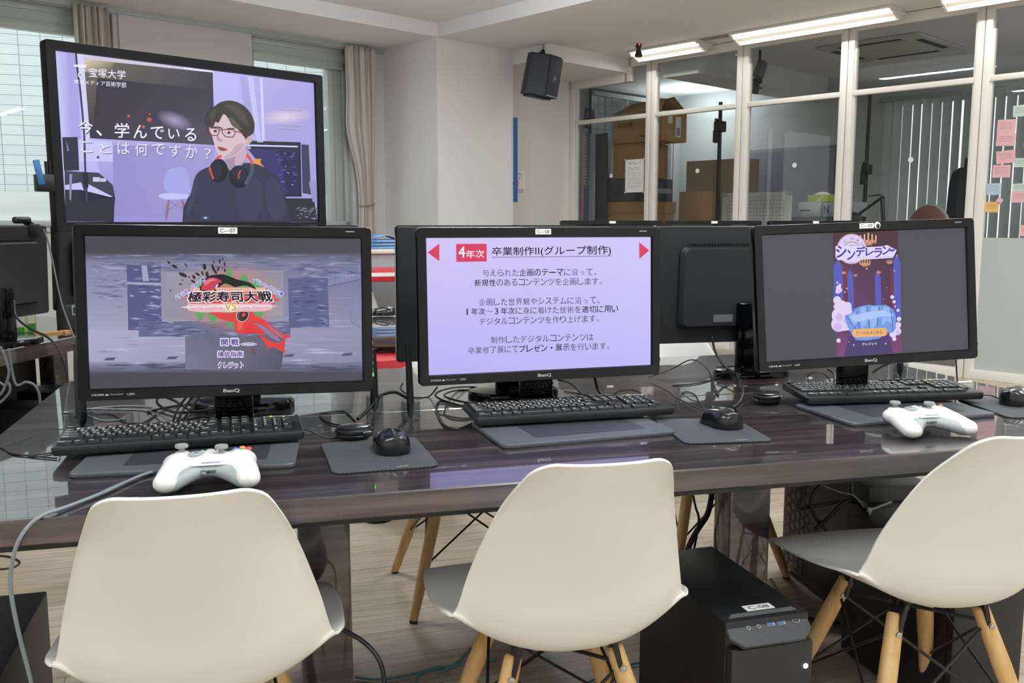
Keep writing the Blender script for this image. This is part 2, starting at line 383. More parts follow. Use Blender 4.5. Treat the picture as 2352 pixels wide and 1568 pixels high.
def window(name, u0, u1, zm):
    """aluminium window: outer frame, transom at zm, sash, one pane"""
    mb = MB(); y0, y1 = 7.25, 7.33
    for a, b in (((u0, SILL), (u1, SILL+.05)), ((u0, HEAD-.045), (u1, HEAD)), ((u0, SILL), (u0+.04, HEAD)), ((u1-.05, SILL), (u1, HEAD)),
                 ((u0, zm), (u1, zm+.07))):
        mb.span((a[0], y0, a[1]), (b[0], y1, b[1]), .004)
    mb.span((u1-.19, y0+.03, SILL), (u1-.05, y1+.02, zm), .004); mb.span((u1-.135, y0+.02, SILL), (u1-.125, y1, zm))
    mb.span((u0, y0+.02, SILL), (u0+.05, y1, zm), .004); mb.span((u0, y0+.01, zm+.07), (u1, y1, HEAD-.04))
    o = struct(mb.build(name, WFRAME, None, None, ROOM))
    g = MB(); g.span((u0+.04, 7.295, SILL+.04), (u1-.17, 7.301, zm+.02)); g.build('glass_pane', GLASS, o)
    s = MB(); s.span((u0-.02, 7.17, SILL-.03), (u1+.02, 7.36, SILL)); s.build('window_sill', WFRAME, o)
    return o
window('window_1', .45, 2.66, 2.525); window('window_2', 3.79, 4.75, 2.53)

# glazed partition: posts, rails, header, each pane a part
PU = 7.2
def partition():
    mb = MB()
    posts = [5.68, 4.66, 3.68, 2.64, 1.62, .6, -.5, -1.6, -2.7]
    for k, v in enumerate(posts):
        mb.span((PU-.035, v+.004, 0), (PU+.035, v+.052, 2.76), .003); mb.span((PU-.035, v-.052, 0), (PU+.035, v-.004, 2.76), .003)
        mb.span((PU-.012, v-.004, 0), (PU+.012, v+.004, 2.76))
    mb.span((PU-.035, 6.68, 0), (PU+.035, 6.76, 2.63), .003)                              # end post at the wall
    mb.span((PU-.035, 5.98, 2.545), (PU+.035, 6.76, 2.63), .003); mb.span((PU-.035, 5.93, 2.545), (PU+.035, 6.01, 2.76), .003)   # stepped head
    edges = [6.72] + posts
    for k in range(len(edges)-1):
        a, b = edges[k]-.05, edges[k+1]+.05
        mb.span((PU-.03, b, 2.18), (PU+.03, a, 2.222), .003)
        mb.span((PU-.035, b, 2.685), (PU+.035, min(a, 5.96), 2.76), .003)
        mb.span((PU-.035, b, 0), (PU+.035, a, .07), .003)
        mb.span((PU-.02, b-.005, .07), (PU+.02, b+.018, 2.7)); mb.span((PU-.02, a-.018, .07), (PU+.02, a+.005, 2.55))
    o = struct(mb.build('wall_partition', PFRAME, None, None, ROOM))
    for k in range(len(edges)-1):
        a, b = edges[k]-.045, edges[k+1]+.045
        g = MB(); g.span((PU-.003, b, .06), (PU+.003, a, 2.19)); g.build('glass_pane', PGLASS, o)
        g = MB()
        if k == 0: g.span((PU-.003, 5.72, 2.2), (PU+.003, a, 2.56)); g.span((PU-.003, 5.72, 2.56), (PU+.003, 5.95, 2.70))
        else: g.span((PU-.003, b, 2.2), (PU+.003, a, 2.70))
        g.build('glass_pane', PGLASS, o)
    fr = MB(); fr.span((PU-.007, 1.66, .065), (PU-.004, 2.60, 1.055)); fr.build('frosted_film', mat('frosted_film', 'b4b9b4', .55), o)
    for v, z in ((6.19, 1.64), (5.134, 1.646), (4.134, 1.653), (3.14, 1.649)):
        d = MB(); d.cyl((PU-.006, v, z), (PU-.0035, v, z), .021, n=20); d.build('safety_dot', WHITE, o)
    return o
partition()
roomobj('baseboard_recess', [((6.02, 6.745, 0), (7.17, 6.76, .06))], mat('grey_skirting', '8d8a86', .6))

# ceiling lamps along the partition: white reflector body with a bare bright tube side
LAMP = mat('lit_tube', 'ffffff', .4, emit='fff4e6', estr=4)
def ceiling_lamp(v0, v1, label):
    t = thing('ceiling_lamp', label, 'ceiling lamp', uv(6.97, (v0+v1)/2, 2.765), WY, 'lamps along the glass partition')
    L = abs(v1-v0)/2
    b = MB(); b.box((0, 0, -.009), (.26, 2*L, .018), .004)
    pr = [(-.02, -.018), (.09, -.018), (.04, -.088), (.02, -.088)]
    b.add([(x, s*L*.985, z) for s in (-1, 1) for x, z in pr], [(0, 1, 2, 3), (7, 6, 5, 4)] + [(k, (k+1) % 4, 4+(k+1) % 4, 4+k) for k in range(4)])
    b.build('lamp_body', mat('white_lamp_enamel', 'dcdad6', .4), t)
    for s in (-1, 1):
        e = MB(); e.add([(-.13, s*L, -.018), (.125, s*L, -.018), (.02, s*L, -.085), (-.13, s*L-s*.02, -.018), (.125, s*L-s*.02, -.018), (.02, s*L-s*.02, -.085)], [(0, 1, 2), (5, 4, 3), (0, 3, 4, 1), (1, 4, 5, 2), (2, 5, 3, 0)])
        e.build('end_plate', MATS['white_lamp_enamel'], t)
    area('tube_light', 6.895, (v0+v1)/2, 2.712, .018, 2*L*.95, 4.5*2*L, (1, .99, .96))
    u = MB(); u.cyl((-.075, -L*.97, -.033), (-.075, L*.97, -.033), .015, n=16); u.build('lamp_tube', LAMP, t)
ceiling_lamp(5.71, 4.93, 'short bright tube lamp on ceiling nearest the hanging speaker')
ceiling_lamp(4.60, 3.19, 'long bright tube lamp on ceiling above the glass partition')
ceiling_lamp(2.86, 1.5, 'tube lamp on ceiling cut off by the upper right edge')
g = MB(); g.span((6.86, 4.62, 2.757), (6.95, 4.91, 2.765)); tag(g.build('lamp_rail', mat('grey_rail', '8f8d8a', .5), None, None, ROOM), 'grey ceiling rail joining the two bright tube lamps', 'rail')

# building across the street
def facade_mat():
    m = bpy.data.materials.new('pale_facade_tiles'); m.use_nodes = True; nt = m.node_tree; b = nt.nodes['Principled BSDF']
    t = nt.nodes.new('ShaderNodeTexCoord'); br = nt.nodes.new('ShaderNodeTexBrick'); br.offset = 0
    br.inputs['Scale'].default_value = 1; br.inputs['Brick Width'].default_value = .215; br.inputs['Row Height'].default_value = .105; br.inputs['Mortar Size'].default_value = .0045
    br.inputs['Color1'].default_value = (*hx('e2eae8'), 1); br.inputs['Color2'].default_value = (*hx('d9e3e2'), 1); br.inputs['Mortar'].default_value = (*hx('a3b2b6'), 1)
    mp = nt.nodes.new('ShaderNodeMapping'); mp.inputs['Rotation'].default_value = (R(-90), 0, 0); nt.links.new(t.outputs['Object'], mp.inputs[0]); nt.links.new(mp.outputs[0], br.inputs['Vector'])
    b2 = nt.nodes.new('ShaderNodeTexBrick'); b2.offset = 0; b2.inputs['Scale'].default_value = 1; b2.inputs['Brick Width'].default_value = .215; b2.inputs['Row Height'].default_value = .021; b2.inputs['Mortar Size'].default_value = .0025
    b2.inputs['Color1'].default_value = (1, 1, 1, 1); b2.inputs['Color2'].default_value = (.96, .98, .98, 1); b2.inputs['Mortar'].default_value = (*hx('dbe4e6'), 1); nt.links.new(mp.outputs[0], b2.inputs['Vector'])
    mx = nt.nodes.new('ShaderNodeMix'); mx.data_type = 'RGBA'; mx.blend_type = 'MULTIPLY'; mx.inputs[0].default_value = 1
    nt.links.new(br.outputs['Color'], mx.inputs[6]); nt.links.new(b2.outputs['Color'], mx.inputs[7]); nt.links.new(mx.outputs[2], b.inputs['Base Color'])
    b.inputs['Roughness'].default_value = .7; return m
fa = thing('office_building', 'pale tiled building seen through the windows', 'building', (-1.2, 11.2, 0), R(6.4))
f = MB(); f.span((-9, 0, 1.5), (9, .3, 9)); f.build('tiled_wall', facade_mat(), fa)
f = MB(); f.span((-9, -.02, .95), (9, .3, 1.499), .0); f.span((-9, -.12, 1.18), (9, -.02, 1.25)); f.build('plain_band', mat('pale_render', 'd8dedb', .8), fa)
f = MB(); f.span((-9, -.04, -1), (9, .3, .95)); f.build('lower_wall', MATS['pale_render'], fa)

# curtains: folded cloth, gathered by a tie
CURT = mat('taupe_curtain', 'd2cbc2', .85); CURT.node_tree.nodes['Principled BSDF'].inputs['Transmission Weight'].default_value = 0
def curtain(u0, u1, label, waist, seed):
    t = thing('curtain', label, 'curtain', uv((u0+u1)/2, 7.12, 0), WY, None)
    rnd = random.Random(seed); n, m = 72, 40; W2 = (u1-u0)/2; vs = []; z0, z1 = .75, 2.73
    for j in range(m+1):
        z = z1 + (z0-z1)*j/m; k = 1.0
        if waist:                                   # narrows to the tie, then opens a little
            d = (z-1.33)/.75; k = 1 - .52*math.exp(-d*d)
        for i in range(n+1):
            a = -1 + 2*i/n; x = W2*a*k + (W2*.18*(1-k)*2 if waist else 0)
            y = .028*math.sin(a*17+seed) * (.6+.4*k) + .012*math.sin(a*41+z*1.3)
            if waist: x += -.05*math.exp(-((z-2.0)/.25)**2)*max(0, -a)
            vs.append((x, y, z))
    fs = [(j*(n+1)+i, j*(n+1)+i+1, (j+1)*(n+1)+i+1, (j+1)*(n+1)+i) for j in range(m) for i in range(n)]
    mb = MB(); mb.add(vs, fs); c = mb.build('cloth', CURT, t, sharp=80)
    s = c.modifiers.new('thick', 'SOLIDIFY'); s.thickness = .003
    if waist:
        b = MB(); P = [(W2*.5*math.cos(q)*1.02+W2*.17, .045*math.sin(q), 1.33+.01*math.cos(q)) for q in [2*PI*k/24 for k in range(25)]]; b.tube(P, .006, 6, 1)
        b.build('tie_cord', mat('curtain_cord', '9a8f80', .8), t)
    return t
curtain(2.36, 2.60, 'brown grey curtain hanging at the left window behind the television', False, 1)
curtain(4.66, 4.98, 'grey curtain tied with a cord beside the right window', True, 5)

# ------------------------------------------------------------------ desks
def desk(name, label, x0, x1, y0, y1, rz=0, o=(0, 0), legs=None, group=None, mat_=None, th=.042, modesty=None):
    t = thing(name, label, 'desk', (o[0], o[1], 0), rz, group); m = mat_ or DESK
    b = MB(); b.span((x0, y0, .72-th), (x1, y1, .72), .0025, seg=1); b.build('desk_top', m, t, None, None, 10)
    b = MB()
    for a, c in (((x0+.06, y0+.05), (x1-.06, y0+.075)), ((x0+.06, y1-.075), (x1-.06, y1-.05)), ((x0+.06, y0+.05), (x0+.1, y1-.05)), ((x1-.1, y0+.05), (x1-.06, y1-.05))): b.span((a[0], a[1], .655), (c[0], c[1], .72-th))
    b.build('under_frame', mat('black_steel_frame', '141416', .45), t)
    if modesty: b = MB(); b.span((x0+.08, modesty, .12), (x1-.12, modesty+.02, .66)); b.build('modesty_panel', MATS['black_steel_frame'], t)
    for lx, ly in legs:
        b = MB(); b.span((lx-.053, ly-.04, .02), (lx+.053, ly+.04, .72-th), .006); b.build('leg', m, t)
        b = MB(); b.span((lx-.045, ly-.035, 0), (lx+.045, ly+.035, .02)); b.build('foot', BLK, t)
    return t
desk('front_desk', 'dark glossy wood desk in front holding three keyboards', -.555, 1.91, 1.465, 2.107, legs=[(.095, 1.885), (1.07, 1.885)], group='glossy desks')
desk('back_desk', 'dark glossy desk joined behind the front desk', -.555, 1.91, 2.113, 2.765, legs=[(.118, 2.34), (1.325, 2.34)], group='glossy desks')
desk('far_desk', 'dark glossy desk in the second row below the blue folders', .34, 2.9, 3.55, 4.75, legs=[(.6, 3.8), (2.6, 3.8), (.6, 4.5), (2.6, 4.5)], group='glossy desks')
LE = Vector((.397, .918, 0)).normalized(); LN = Vector((-LE.y, LE.x, 0)); LP = Vector((-.898, 3.511, 0))
la = math.atan2(LE.y, LE.x)
desk('side_desk', 'dark glossy desk at the left edge behind the front desk', -1.3, 1.1, 0, .7, la, (LP.x, LP.y), legs=[(-1.1, .15), (1.04, .15), (-1.1, .55), (1.04, .55)], group='glossy desks', th=.055, modesty=.6)

# ------------------------------------------------------------------ monitors
PANW, PANH, SCW, SCH = .574, .345, .531, .2986
def panel_M(z, tilt, roll=0): return Matrix.Translation((0, 0, z)) @ Matrix.Rotation(-tilt, 4, 'X') @ Matrix.Rotation(roll, 4, 'Y')
def monitor_parts(t, z, tilt, roll=0, bh=.011, base=(.118, .075)):
    M = panel_M(z, tilt, roll)
    # bezel: a ring around the panel
    n = 6; O = rrect(PANW, PANH, .009, n); I = rrect(SCW, SCH, .0012, n); k = len(O)
    rings = [[(x, .014, y) for x, y in O], [(x, -.004, y) for x, y in O], [(x*.996, -.0065, y*.994) for x, y in O], [(x*1.008, -.0065, y*1.012) for x, y in I], [(x, -.003, y) for x, y in I], [(x, .004, y) for x, y in I]]
    b = MB(); b.add([v for r in rings for v in r], [(j*k+i, j*k+(i+1) % k, (j+1)*k+(i+1) % k, (j+1)*k+i) for j in range(5) for i in range(k)])
    b.build('bezel', GLOSS, t, None, M)
    h = MB(); h.slab(rrect(PANW-.004, PANH-.004, .008), -.028, -.006, .004, XZ)
    h.slab(rrect(.43, .235, .02), -.05, -.024, .012, Matrix.Translation((0, 0, -.005)) @ XZ)
    for q in range(46): h.box((-.19+q*.0083, .037, .119), (.003, .012, .006))
    h.build('housing', MATTE, t, None, M)
    s = MB(); s.slab(rrect(.062, .022, .002), -.052, -.047, .001, Matrix.Translation((.08, 0, -.095)) @ XZ)
    s.build('port_panel', mat('port_metal', '8e9092', .4, .7), t, None, M)
    nk = MB(); nk.box((0, .050, (z-.06)/2+.008), (.078, .024, z-.06), .006); nk.build('stand_neck', GLOSS, t)
    bs = MB(); bs.lathe([(0, 0), (1.0, 0), (1.0, bh*.6), (.96, bh*.85), (.5, bh), (0, bh)], (0, .080, 0), 40, base[0], base[1]); bs.build('stand_base', GLOSS, t)
    return M
def monitor(label, x, y, z, yaw, tilt, roll, tagtxt, pic, green=False):
    t = thing('monitor', label, 'monitor', (x, y, .72), yaw, 'monitors on the front desk')
    M = monitor_parts(t, z, tilt, roll)
    pic.build('screen', t, M)
    # printed marks on the bezel
    b = MB(); put_text(b, 'BenQ', -.016, -.1655, .032, .0085, -.0068, 0, .03); b.build('maker_name', SILV, t, None, M)
    b = MB(); put_text(b, 'HDMI', -.262, -.163, .022, .0042, -.0068, 0, .02); put_text(b, 'Senseye³', -.228, -.163, .024, .0042, -.0068); put_text(b, 'LED', -.197, -.163, .014, .0040, -.0068, 0, .02)
    b.add([(-.238, -.0068, -.163), (-.230, -.0068, -.163), (-.232, -.0068, -.1595), (-.236, -.0068, -.1595)], [(0, 1, 2, 3)]); b.build('bezel_print', SILV, t, None, M)
    b = MB(); b.box((.243, -.0068, .163), (.018, .0006, .0018)); b.build('model_print', SILV, t, None, M)
    s = MB(); s.slab(rrect(.037, .0125, .001, 2), .0067, .0072, 0, Matrix.Translation((0, 0, .1625)) @ XZ); put_text(s, tagtxt, -.0145, .1585, .029, .008, -.0074, 1, 0)
    st = s.build('name_sticker', [LBL, INK], t, None, M)
    b = MB()
    for k in range(6): b.box((.2875, .001, -.055-k*.0145), (.0015, .004, .006))
    b.build('side_buttons', SILV, t, None, M)
    l = MB(); l.box((.2878, -.003, -.137), (.0016, .003, .008)); l.build('power_light', mat('green_led', '30ff40', .4, emit='62f05a', estr=2.5) if green else MATS.get('blk_led') or mat('blk_led', '202422', .4), t, None, M)
    return t, M

# --- picture of the left screen: brush-painted street with a game title
p7 = Pic([(118, 128), (2095, 150), (2112, 1165), (135, 1225)], SCW, SCH)
p7.full(['3f3e47', '43424b', '474652', '42414c'])
p7.grad([(118, 250), (2100, 250), (2100, 330), (118, 330)], ['45444f', '484752', '7c7f9b', '8688a6'])
p7.grad([(118, 330), (2100, 330), (2104, 800), (125, 800)], ['7c7f9f', '6d7090', '8b8ba9', 'a09fbd'])
p7.grad([(125, 800), (2104, 800), (2108, 1030), (132, 1030)], ['a9a7c4', '8f8eac', '8584a2', 'a3a1be'])
p7.grad([(132, 1030), (2108, 1030), (2110, 1110), (134, 1110)], ['8b8aa8', '77779a', '454450', '4b4a57'])
rn = random.Random(4)
def streaks(n, x0, x1, y0, y1, cols, L=(60, 220), w=(3, 10), a=6):
    for _ in range(n):
        x, y = rn.uniform(x0, x1), rn.uniform(y0, y1); l = rn.uniform(*L); d = rn.uniform(-a, a); h = rn.uniform(*w)
        x2 = min(x+l, x1)
        p7.poly([(x, y), ((x+x2)/2, y-h+d*.4), (x2, y+d), ((x+x2)/2, y+h+d*.5)], rn.choice(cols)); p7.l -= 1
    p7.l += 1
streaks(140, 118, 2095, 262, 380, ['5d6184', '8486a6', '6b6e90', '50557a', '9193b0'], (60, 260), (2, 6))
streaks(60, 125, 2095, 560, 800, ['8d8eae', 'b0aecb', '7a7c9e'], (80, 300), (1, 4), 4)
streaks(40, 125, 420, 330, 560, ['656a8f', '7a7ea0', '9799b8'], a=30)
p7.poly([(415, 335), (660, 335), (660, 800), (420, 800)], '4d5480')
streaks(60, 418, 660, 340, 800, ['6a72a0', '3c436c', '8389ae', '49507c', '9ca0c0'], (40, 130), (3, 9), 10)
p7.poly([(520, 340), (560, 335), (575, 450), (530, 450)], '9c9fbe')
p7.poly([(415, 455), (660, 462), (660, 482), (415, 472)], '9a9ebc')
p7.poly([(660, 380), (1540, 372), (1545, 720), (662, 730)], '8f8d9f')
p7.grad([(700, 395), (1530, 390), (1535, 700), (700, 705)], ['9593a6', '8b8798', '9b97a6', '8b8a9c'])
p7.poly([(495, 735), (1590, 745), (1590, 840), (495, 848)], '5f6688')
streaks(90, 500, 1590, 738, 842, ['7d83a4', '484f74', '9297b4', '6a7093'], (40, 140), (3, 8), 6)
p7.poly([(1575, 430), (1860, 430), (1870, 780), (1580, 785)], '555c86')
streaks(60, 1578, 1866, 432, 780, ['6f76a0', '3f4672', '858bae', '505782'], (40, 150), (3, 9), 20)
p7.poly([(1865, 395), (2090, 335), (2092, 440), (1870, 490)], '8085a6'); p7.line([(1868, 440), (2090, 385)], 4, '565c82'); p7.line([(1868, 490), (2092, 440)], 6, '4e547a')
for k in range(9): p7.line([(1885+k*24, 392-k*6), (1888+k*24, 484-k*6)], 2, '666c90')
streaks(50, 1600, 2095, 300, 420, ['6f7495', '9194b2', '565c80'], a=30)
p7.line([(2060, 620), (2020, 680), (2030, 740), (2095, 790)], 4, '666a90'); p7.ell(2062, 650, 36, 30, '8386a8')
streaks(50, 130, 2100, 850, 1060, ['b3b1cc', '9997b6', '8b8aa9'], (100, 400), (3, 8), 3)
for x, y in ((285, 1008), (735, 1000), (1578, 985), (2000, 976)): p7.poly([(x-25, y-9), (x+45, y-12), (x+25, y+10), (x-45, y+10)], '4f5170')
streaks(60, 130, 2105, 1050, 1090, ['5d6080', '6e7092', '4b4c62'], (80, 260), (4, 12), 4)
p7.grad([(830, 845), (1560, 838), (1520, 1085), (830, 1085)], ['6a6880', '5c5b70', '4b4a5c', '777691'])
def zd(x, y): return ((380+x/5.6-160)*3.136, (580+y/5.6-500)*3.136)
p7.pre = zd
p7.ell(830, 570, 760, 500, 'bf8a6e', edge='', n=40)
p7.ell(830, 590, 560, 390, 'c8665c', edge='', n=40)
def spiky(cx, cy, a0, a1, r0, r1, n, col, sy=.62):
    P = [(cx, cy)]
    for k in range(2*n+1):
        t = R(a0 + (a1-a0)*k/(2*n)); r = (r1 if k % 2 else r0)*(1+.1*math.sin(k*2.3)); P.append((cx+r*math.cos(t), cy+r*sy*math.sin(t)))
    p7.poly(P, col)
for x, y, w, h in ((820, 180, 120, 230), (1010, 250, 140, 200), (1170, 310, 140, 180), (620, 260, 110, 160), (450, 300, 130, 160)):
    p7.poly([(x-w*.5, y+h), (x-w*.42, y+h*.5), (x-w*.25, y+h*.55), (x, y), (x+w*.22, y+h*.4), (x+w*.35, y+h*.32), (x+w*.6, y+h)], '5aa05c')
for x, y, w, h in ((450, 735, 130, 130), (620, 735, 170, 170), (830, 735, 130, 240), (1190, 735, 150, 120)):
    p7.poly([(x-w*.5, y), (x+w*.5, y), (x+w*.36, y+h*.55), (x+w*.2, y+h*.5), (x, y+h), (x-w*.22, y+h*.5), (x-w*.36, y+h*.6)], '5aa05c')
p7.ell(830, 590, 560, 150, 'e0443e', edge='', n=40)
for x0, y0, x1, y1 in ((200, 590, 520, 560), (230, 545, 560, 530), (1100, 560, 1490, 600), (1100, 530, 1440, 545), (260, 640, 500, 610), (1150, 620, 1420, 640)): p7.poly([(x0, y0), ((x0+x1)/2, y0-34), (x1, y1), ((x0+x1)/2, y1+34)], 'd8463f')
p7.poly([(350, 440), (1280, 440), (1300, 495), (355, 495)], 'e6b09a'); [p7.ell(700+k*34, 468, 5, 6, '8a6a68', 0, 8) for k in range(9)]
# black ink and splashes
p7.sm = 2
p7.poly([(450, 480), (440, 430), (480, 400), (470, 360), (520, 330), (560, 285), (640, 275), (740, 265), (840, 300), (930, 340), (1020, 355), (1090, 375), (1140, 420), (1180, 465), (1150, 455), (1110, 440), (1040, 410), (960, 420), (900, 440), (830, 400), (760, 380), (700, 430), (640, 450), (560, 490)], '0c0c0e')
for x, y, a, b, r in ((50, 120, 12, 24, -50), (125, 170, 18, 42, -60), (270, 150, 9, 36, -45), (230, 275, 24, 58, -65), (310, 305, 10, 14, 0), (370, 305, 17, 30, -35), (360, 360, 14, 34, -60), (420, 268, 14, 34, -60), (480, 255, 12, 32, -20), (540, 270, 22, 38, 0), (508, 175, 24, 40, -10), (620, 190, 18, 52, -20), (650, 240, 16, 28, -30), (685, 200, 12, 34, 15), (705, 105, 12, 30, 10), (745, 80, 8, 18, 0), (765, 140, 10, 32, 0), (770, 220, 14, 22, 0), (630, 112, 8, 24, 0), (200, 395, 10, 22, -70), (65, 475, 8, 14, -70), (225, 345, 8, 12, 0), (655, 175, 8, 8, 0), (735, 190, 6, 14, 0)):
    p7.ell(x, y, a, b, '1d1d22', r, 12); p7.l -= 1
p7.l += 1
p7.poly([(450, 475), (480, 400), (530, 335), (600, 305), (680, 325), (745, 370), (690, 380), (650, 400), (630, 480)], 'c8384a'); p7.poly([(490, 410), (535, 345), (600, 318), (690, 350), (600, 350), (540, 400)], 'e07884'); p7.poly([(640, 470), (650, 410), (690, 385), (670, 430)], 'e8e4f0')
p7.ell(640, 470, 16, 16, '101014')
# red splash with a rice roll
p7.poly([(480, 710), (560, 700), (660, 750), (760, 770), (900, 760), (1000, 700), (1110, 715), (1140, 790), (1230, 825), (1300, 870), (1360, 920), (1440, 980), (1500, 1030), (1600, 1045), (1620, 1080), (1560, 1085), (1530, 1110), (1450, 1060), (1360, 990), (1380, 1060), (1460, 1110), (1400, 1090), (1290, 990), (1200, 910), (1120, 880), (1050, 890), (1020, 940), (1055, 1035), (930, 1030), (890, 970), (910, 890), (800, 865), (700, 840), (620, 790)], 'dc3a38')
p7.poly([(1090, 940), (1150, 960), (1260, 1060), (1340, 1120), (1430, 1150), (1500, 1130), (1540, 1090), (1540, 1180), (1520, 1230), (1570, 1270), (1500, 1255), (1420, 1210), (1340, 1200), (1330, 1240), (1300, 1160), (1240, 1060)], 'dc3a38')
p7.sm = 1
for P in ([(1110, 900), (1180, 925), (1280, 1010), (1370, 1085), (1450, 1130), (1495, 1120), (1430, 1065), (1330, 985), (1220, 905)], [(1390, 965), (1450, 1010), (1515, 1060), (1500, 1085), (1440, 1050)], [(1300, 905), (1370, 955), (1430, 1010), (1400, 1010), (1330, 950)]): p7.poly(P, '7d7d9e')
p7.sm = 2
p7.poly([(930, 850), (1010, 870), (1000, 930), (940, 1000), (915, 960)], 'e4584a')
p7.ell(990, 790, 80, 90, 'cfc6d4', 25); p7.ell(992, 790, 72, 82, '2b2426', 25); p7.ell(985, 780, 56, 62, '6a5a5c', 25); p7.ell(1000, 790, 52, 58, '241e20', 25); p7.poly([(985, 770), (1020, 755), (1040, 785), (1005, 815), (975, 805)], 'd8404a')
p7.sm = 0
# boards and lettering
p7.poly([(290, 645), (1360, 640), (1380, 715), (1330, 725), (1250, 725), (1240, 745), (450, 755), (440, 735), (300, 730), (270, 690)], 'e3b3bb'); p7.poly([(180, 690), (300, 675), (760, 660), (1300, 665), (1450, 678), (1300, 690), (300, 700)], 'f1dfe8')
p7.ell(835, 690, 110, 75, 'fff2d8', edge='')
p7.text('Grand Tradition', (320, 668, 735, 706), 'c99ab6', .01); p7.text('Crazy Imitation', (935, 668, 1345, 706), 'c99ab6', .01)
Q = [(310, 495), (1350, 485), (1385, 615), (285, 620)]
p7.text('極彩寿司大戦', [(Q[0][0]-8, Q[0][1]-8), (Q[1][0]+8, Q[1][1]-8), (Q[2][0]+8, Q[2][1]+8), (Q[3][0]-8, Q[3][1]+8)], 'f6e6ec', .13); p7.text('極彩寿司大戦', Q, '221f2c', .06)
p7.text('VS', (758, 622, 916, 742), 'fbf1d8', .05); p7.text('VS', (765, 632, 910, 732), '7c4a34', .035); p7.text('VS', (770, 637, 905, 727), 'e6b45a', .005)
def arc_text(txt, pts, size, c1, c2):
    n = len(txt)
    for i, ch in enumerate(txt):
        k = i/(n-1)*(len(pts)-1); a = min(int(k), len(pts)-2); f = k-a; x = pts[a][0]*(1-f)+pts[a+1][0]*f; y = pts[a][1]*(1-f)+pts[a+1][1]*f
        an = math.atan2(pts[a+1][1]-pts[a][1], pts[a+1][0]-pts[a][0]); c, s = math.cos(an), math.sin(an); h = size/2; w = size*.42
        def q(g): return [(x+dx*c*g-dy*s*g, y+dx*s*g+dy*c*g) for dx, dy in ((-w, -h), (w, -h), (w, h), (-w, h))]
        p7.text(ch, q(1.12), c1, .14); p7.text(ch, q(1), c2, .0); p7.l -= 1
arc_text('へいらっしゃいッ！', [(150, 560), (310, 470), (490, 340)], 52, 'dcd6ff', '4b49b8'); p7.l += 2
arc_text('イラシャイマセッ！', [(1145, 345), (1330, 440), (1490, 525)], 52, 'dcd6ff', '4b49b8'); p7.l += 2
for tx, q in (('開', (715, 1098, 800, 1175)), ('戦', (845, 1092, 938, 1175)), ('操作指南', (672, 1255, 992, 1322)), ('クレジット', (680, 1398, 990, 1462))):
    x0, y0, x1, y1 = q; p7.text(tx, (x0-7, y0-7, x1+7, y1+7), 'f0ecff', .15); p7.text(tx, (x0-3, y0-3, x1+3, y1+3), 'e2dcff', .10); p7.text(tx, q, '4e2f7c', .04)
p7.ell(1070, 1162, 105, 22, 'efeaff'); p7.ell(1070, 1162, 96, 16, '8c88a8'); [p7.rect(1000+k*24, 1153, 1016+k*24, 1171, 'd8ccf0') for k in range(6)]
p7.ell(1130, 1260, 40, 60, '8a3040', -20, edge='')

# --- picture of the middle screen: a slide
p8 = Pic([(478, 140), (2037, 138), (2030, 1017), (495, 1090)], SCW, SCH)
p8.full(['cfc2f2', 'cdc4f3', 'bdb8f6', 'b6aff2'])
p8.poly([(490, 240), (571, 178), (571, 300)], 'd8315c'); p8.poly([(1957, 172), (2026, 230), (1958, 288)], 'd8315c')
p8.poly([(688, 181), (900, 180), (901, 303), (690, 306)], 'd8315c')
p8.text('4', (704, 198, 750, 275), 'fff4fb', .02); p8.text('年次', [(757, 226), (884, 222), (884, 277), (757, 280)], 'fff4fb', .015)
p8.text('卒業制作Ⅱ(グループ制作)', [(938, 204), (1762, 194), (1762, 266), (938, 272)], '17142a', .015); p8.line([(935, 274), (1766, 268)], 3, '17142a')
def slide(y, x0, x1, dy, parts):
    """one line made of pieces (text, share of the width, bold)"""
    tot = sum(len(t) for t, b in parts); x = x0; w = (x1-x0)/tot
    for t, b in parts:
        e = x + w*len(t)
        for ch in t:
            sm = ch in 'っょャッ、。・'; g = .12
            if ch in '、。': q = (x+w*.1, x+w*.38, .62, .95)
            elif ch == '・': q = (x+w*.36, x+w*.64, .36, .62)
            elif ch in 'っ': q = (x+w*.22, x+w*.78, .42, .9)
            elif ch in 'ー〜': q = (x+w*.06, x+w*.94, .42, .58)
            elif ch in '13': q = (x+w*(.42 if ch == '1' else .28), x+w*(.58 if ch == '1' else .72), .08, .92)
            else: q = (x+w*.07, x+w*.93, .04, .96)
            yy0 = y + (x-x0)/(x1-x0)*dy; H = 50
            p8.text(ch, (q[0], yy0+q[2]*H, q[1], yy0+q[3]*H), '19152c' if b else '3c3858', .016 if b else 0); p8.l -= 1; x += w
    p8.l += 1
slide(358, 868, 1690, -6, [('与えられた', 0), ('企画のテーマ', 1), ('に沿って、', 0)])
slide(426, 812, 1728, -10, [('新規性', 1), ('のあるコンテンツを企画します。', 0)])
slide(560, 842, 1712, -14, [('企画した世界観やシステムに沿って、', 0)])
slide(626, 738, 1812, -20, [('1年次〜3年次', 1), ('に身に着けた技術を', 0), ('適切に用い', 1)])
slide(694, 844, 1706, -22, [('デジタルコンテンツを作り上げます。', 0)])
slide(822, 924, 1640, -22, [('制作したデジタルコンテンツは', 0)])
slide(894, 766, 1776, -34, [('卒業修了展にて', 0), ('プレゼン・展示', 1), ('を行います。', 0)])

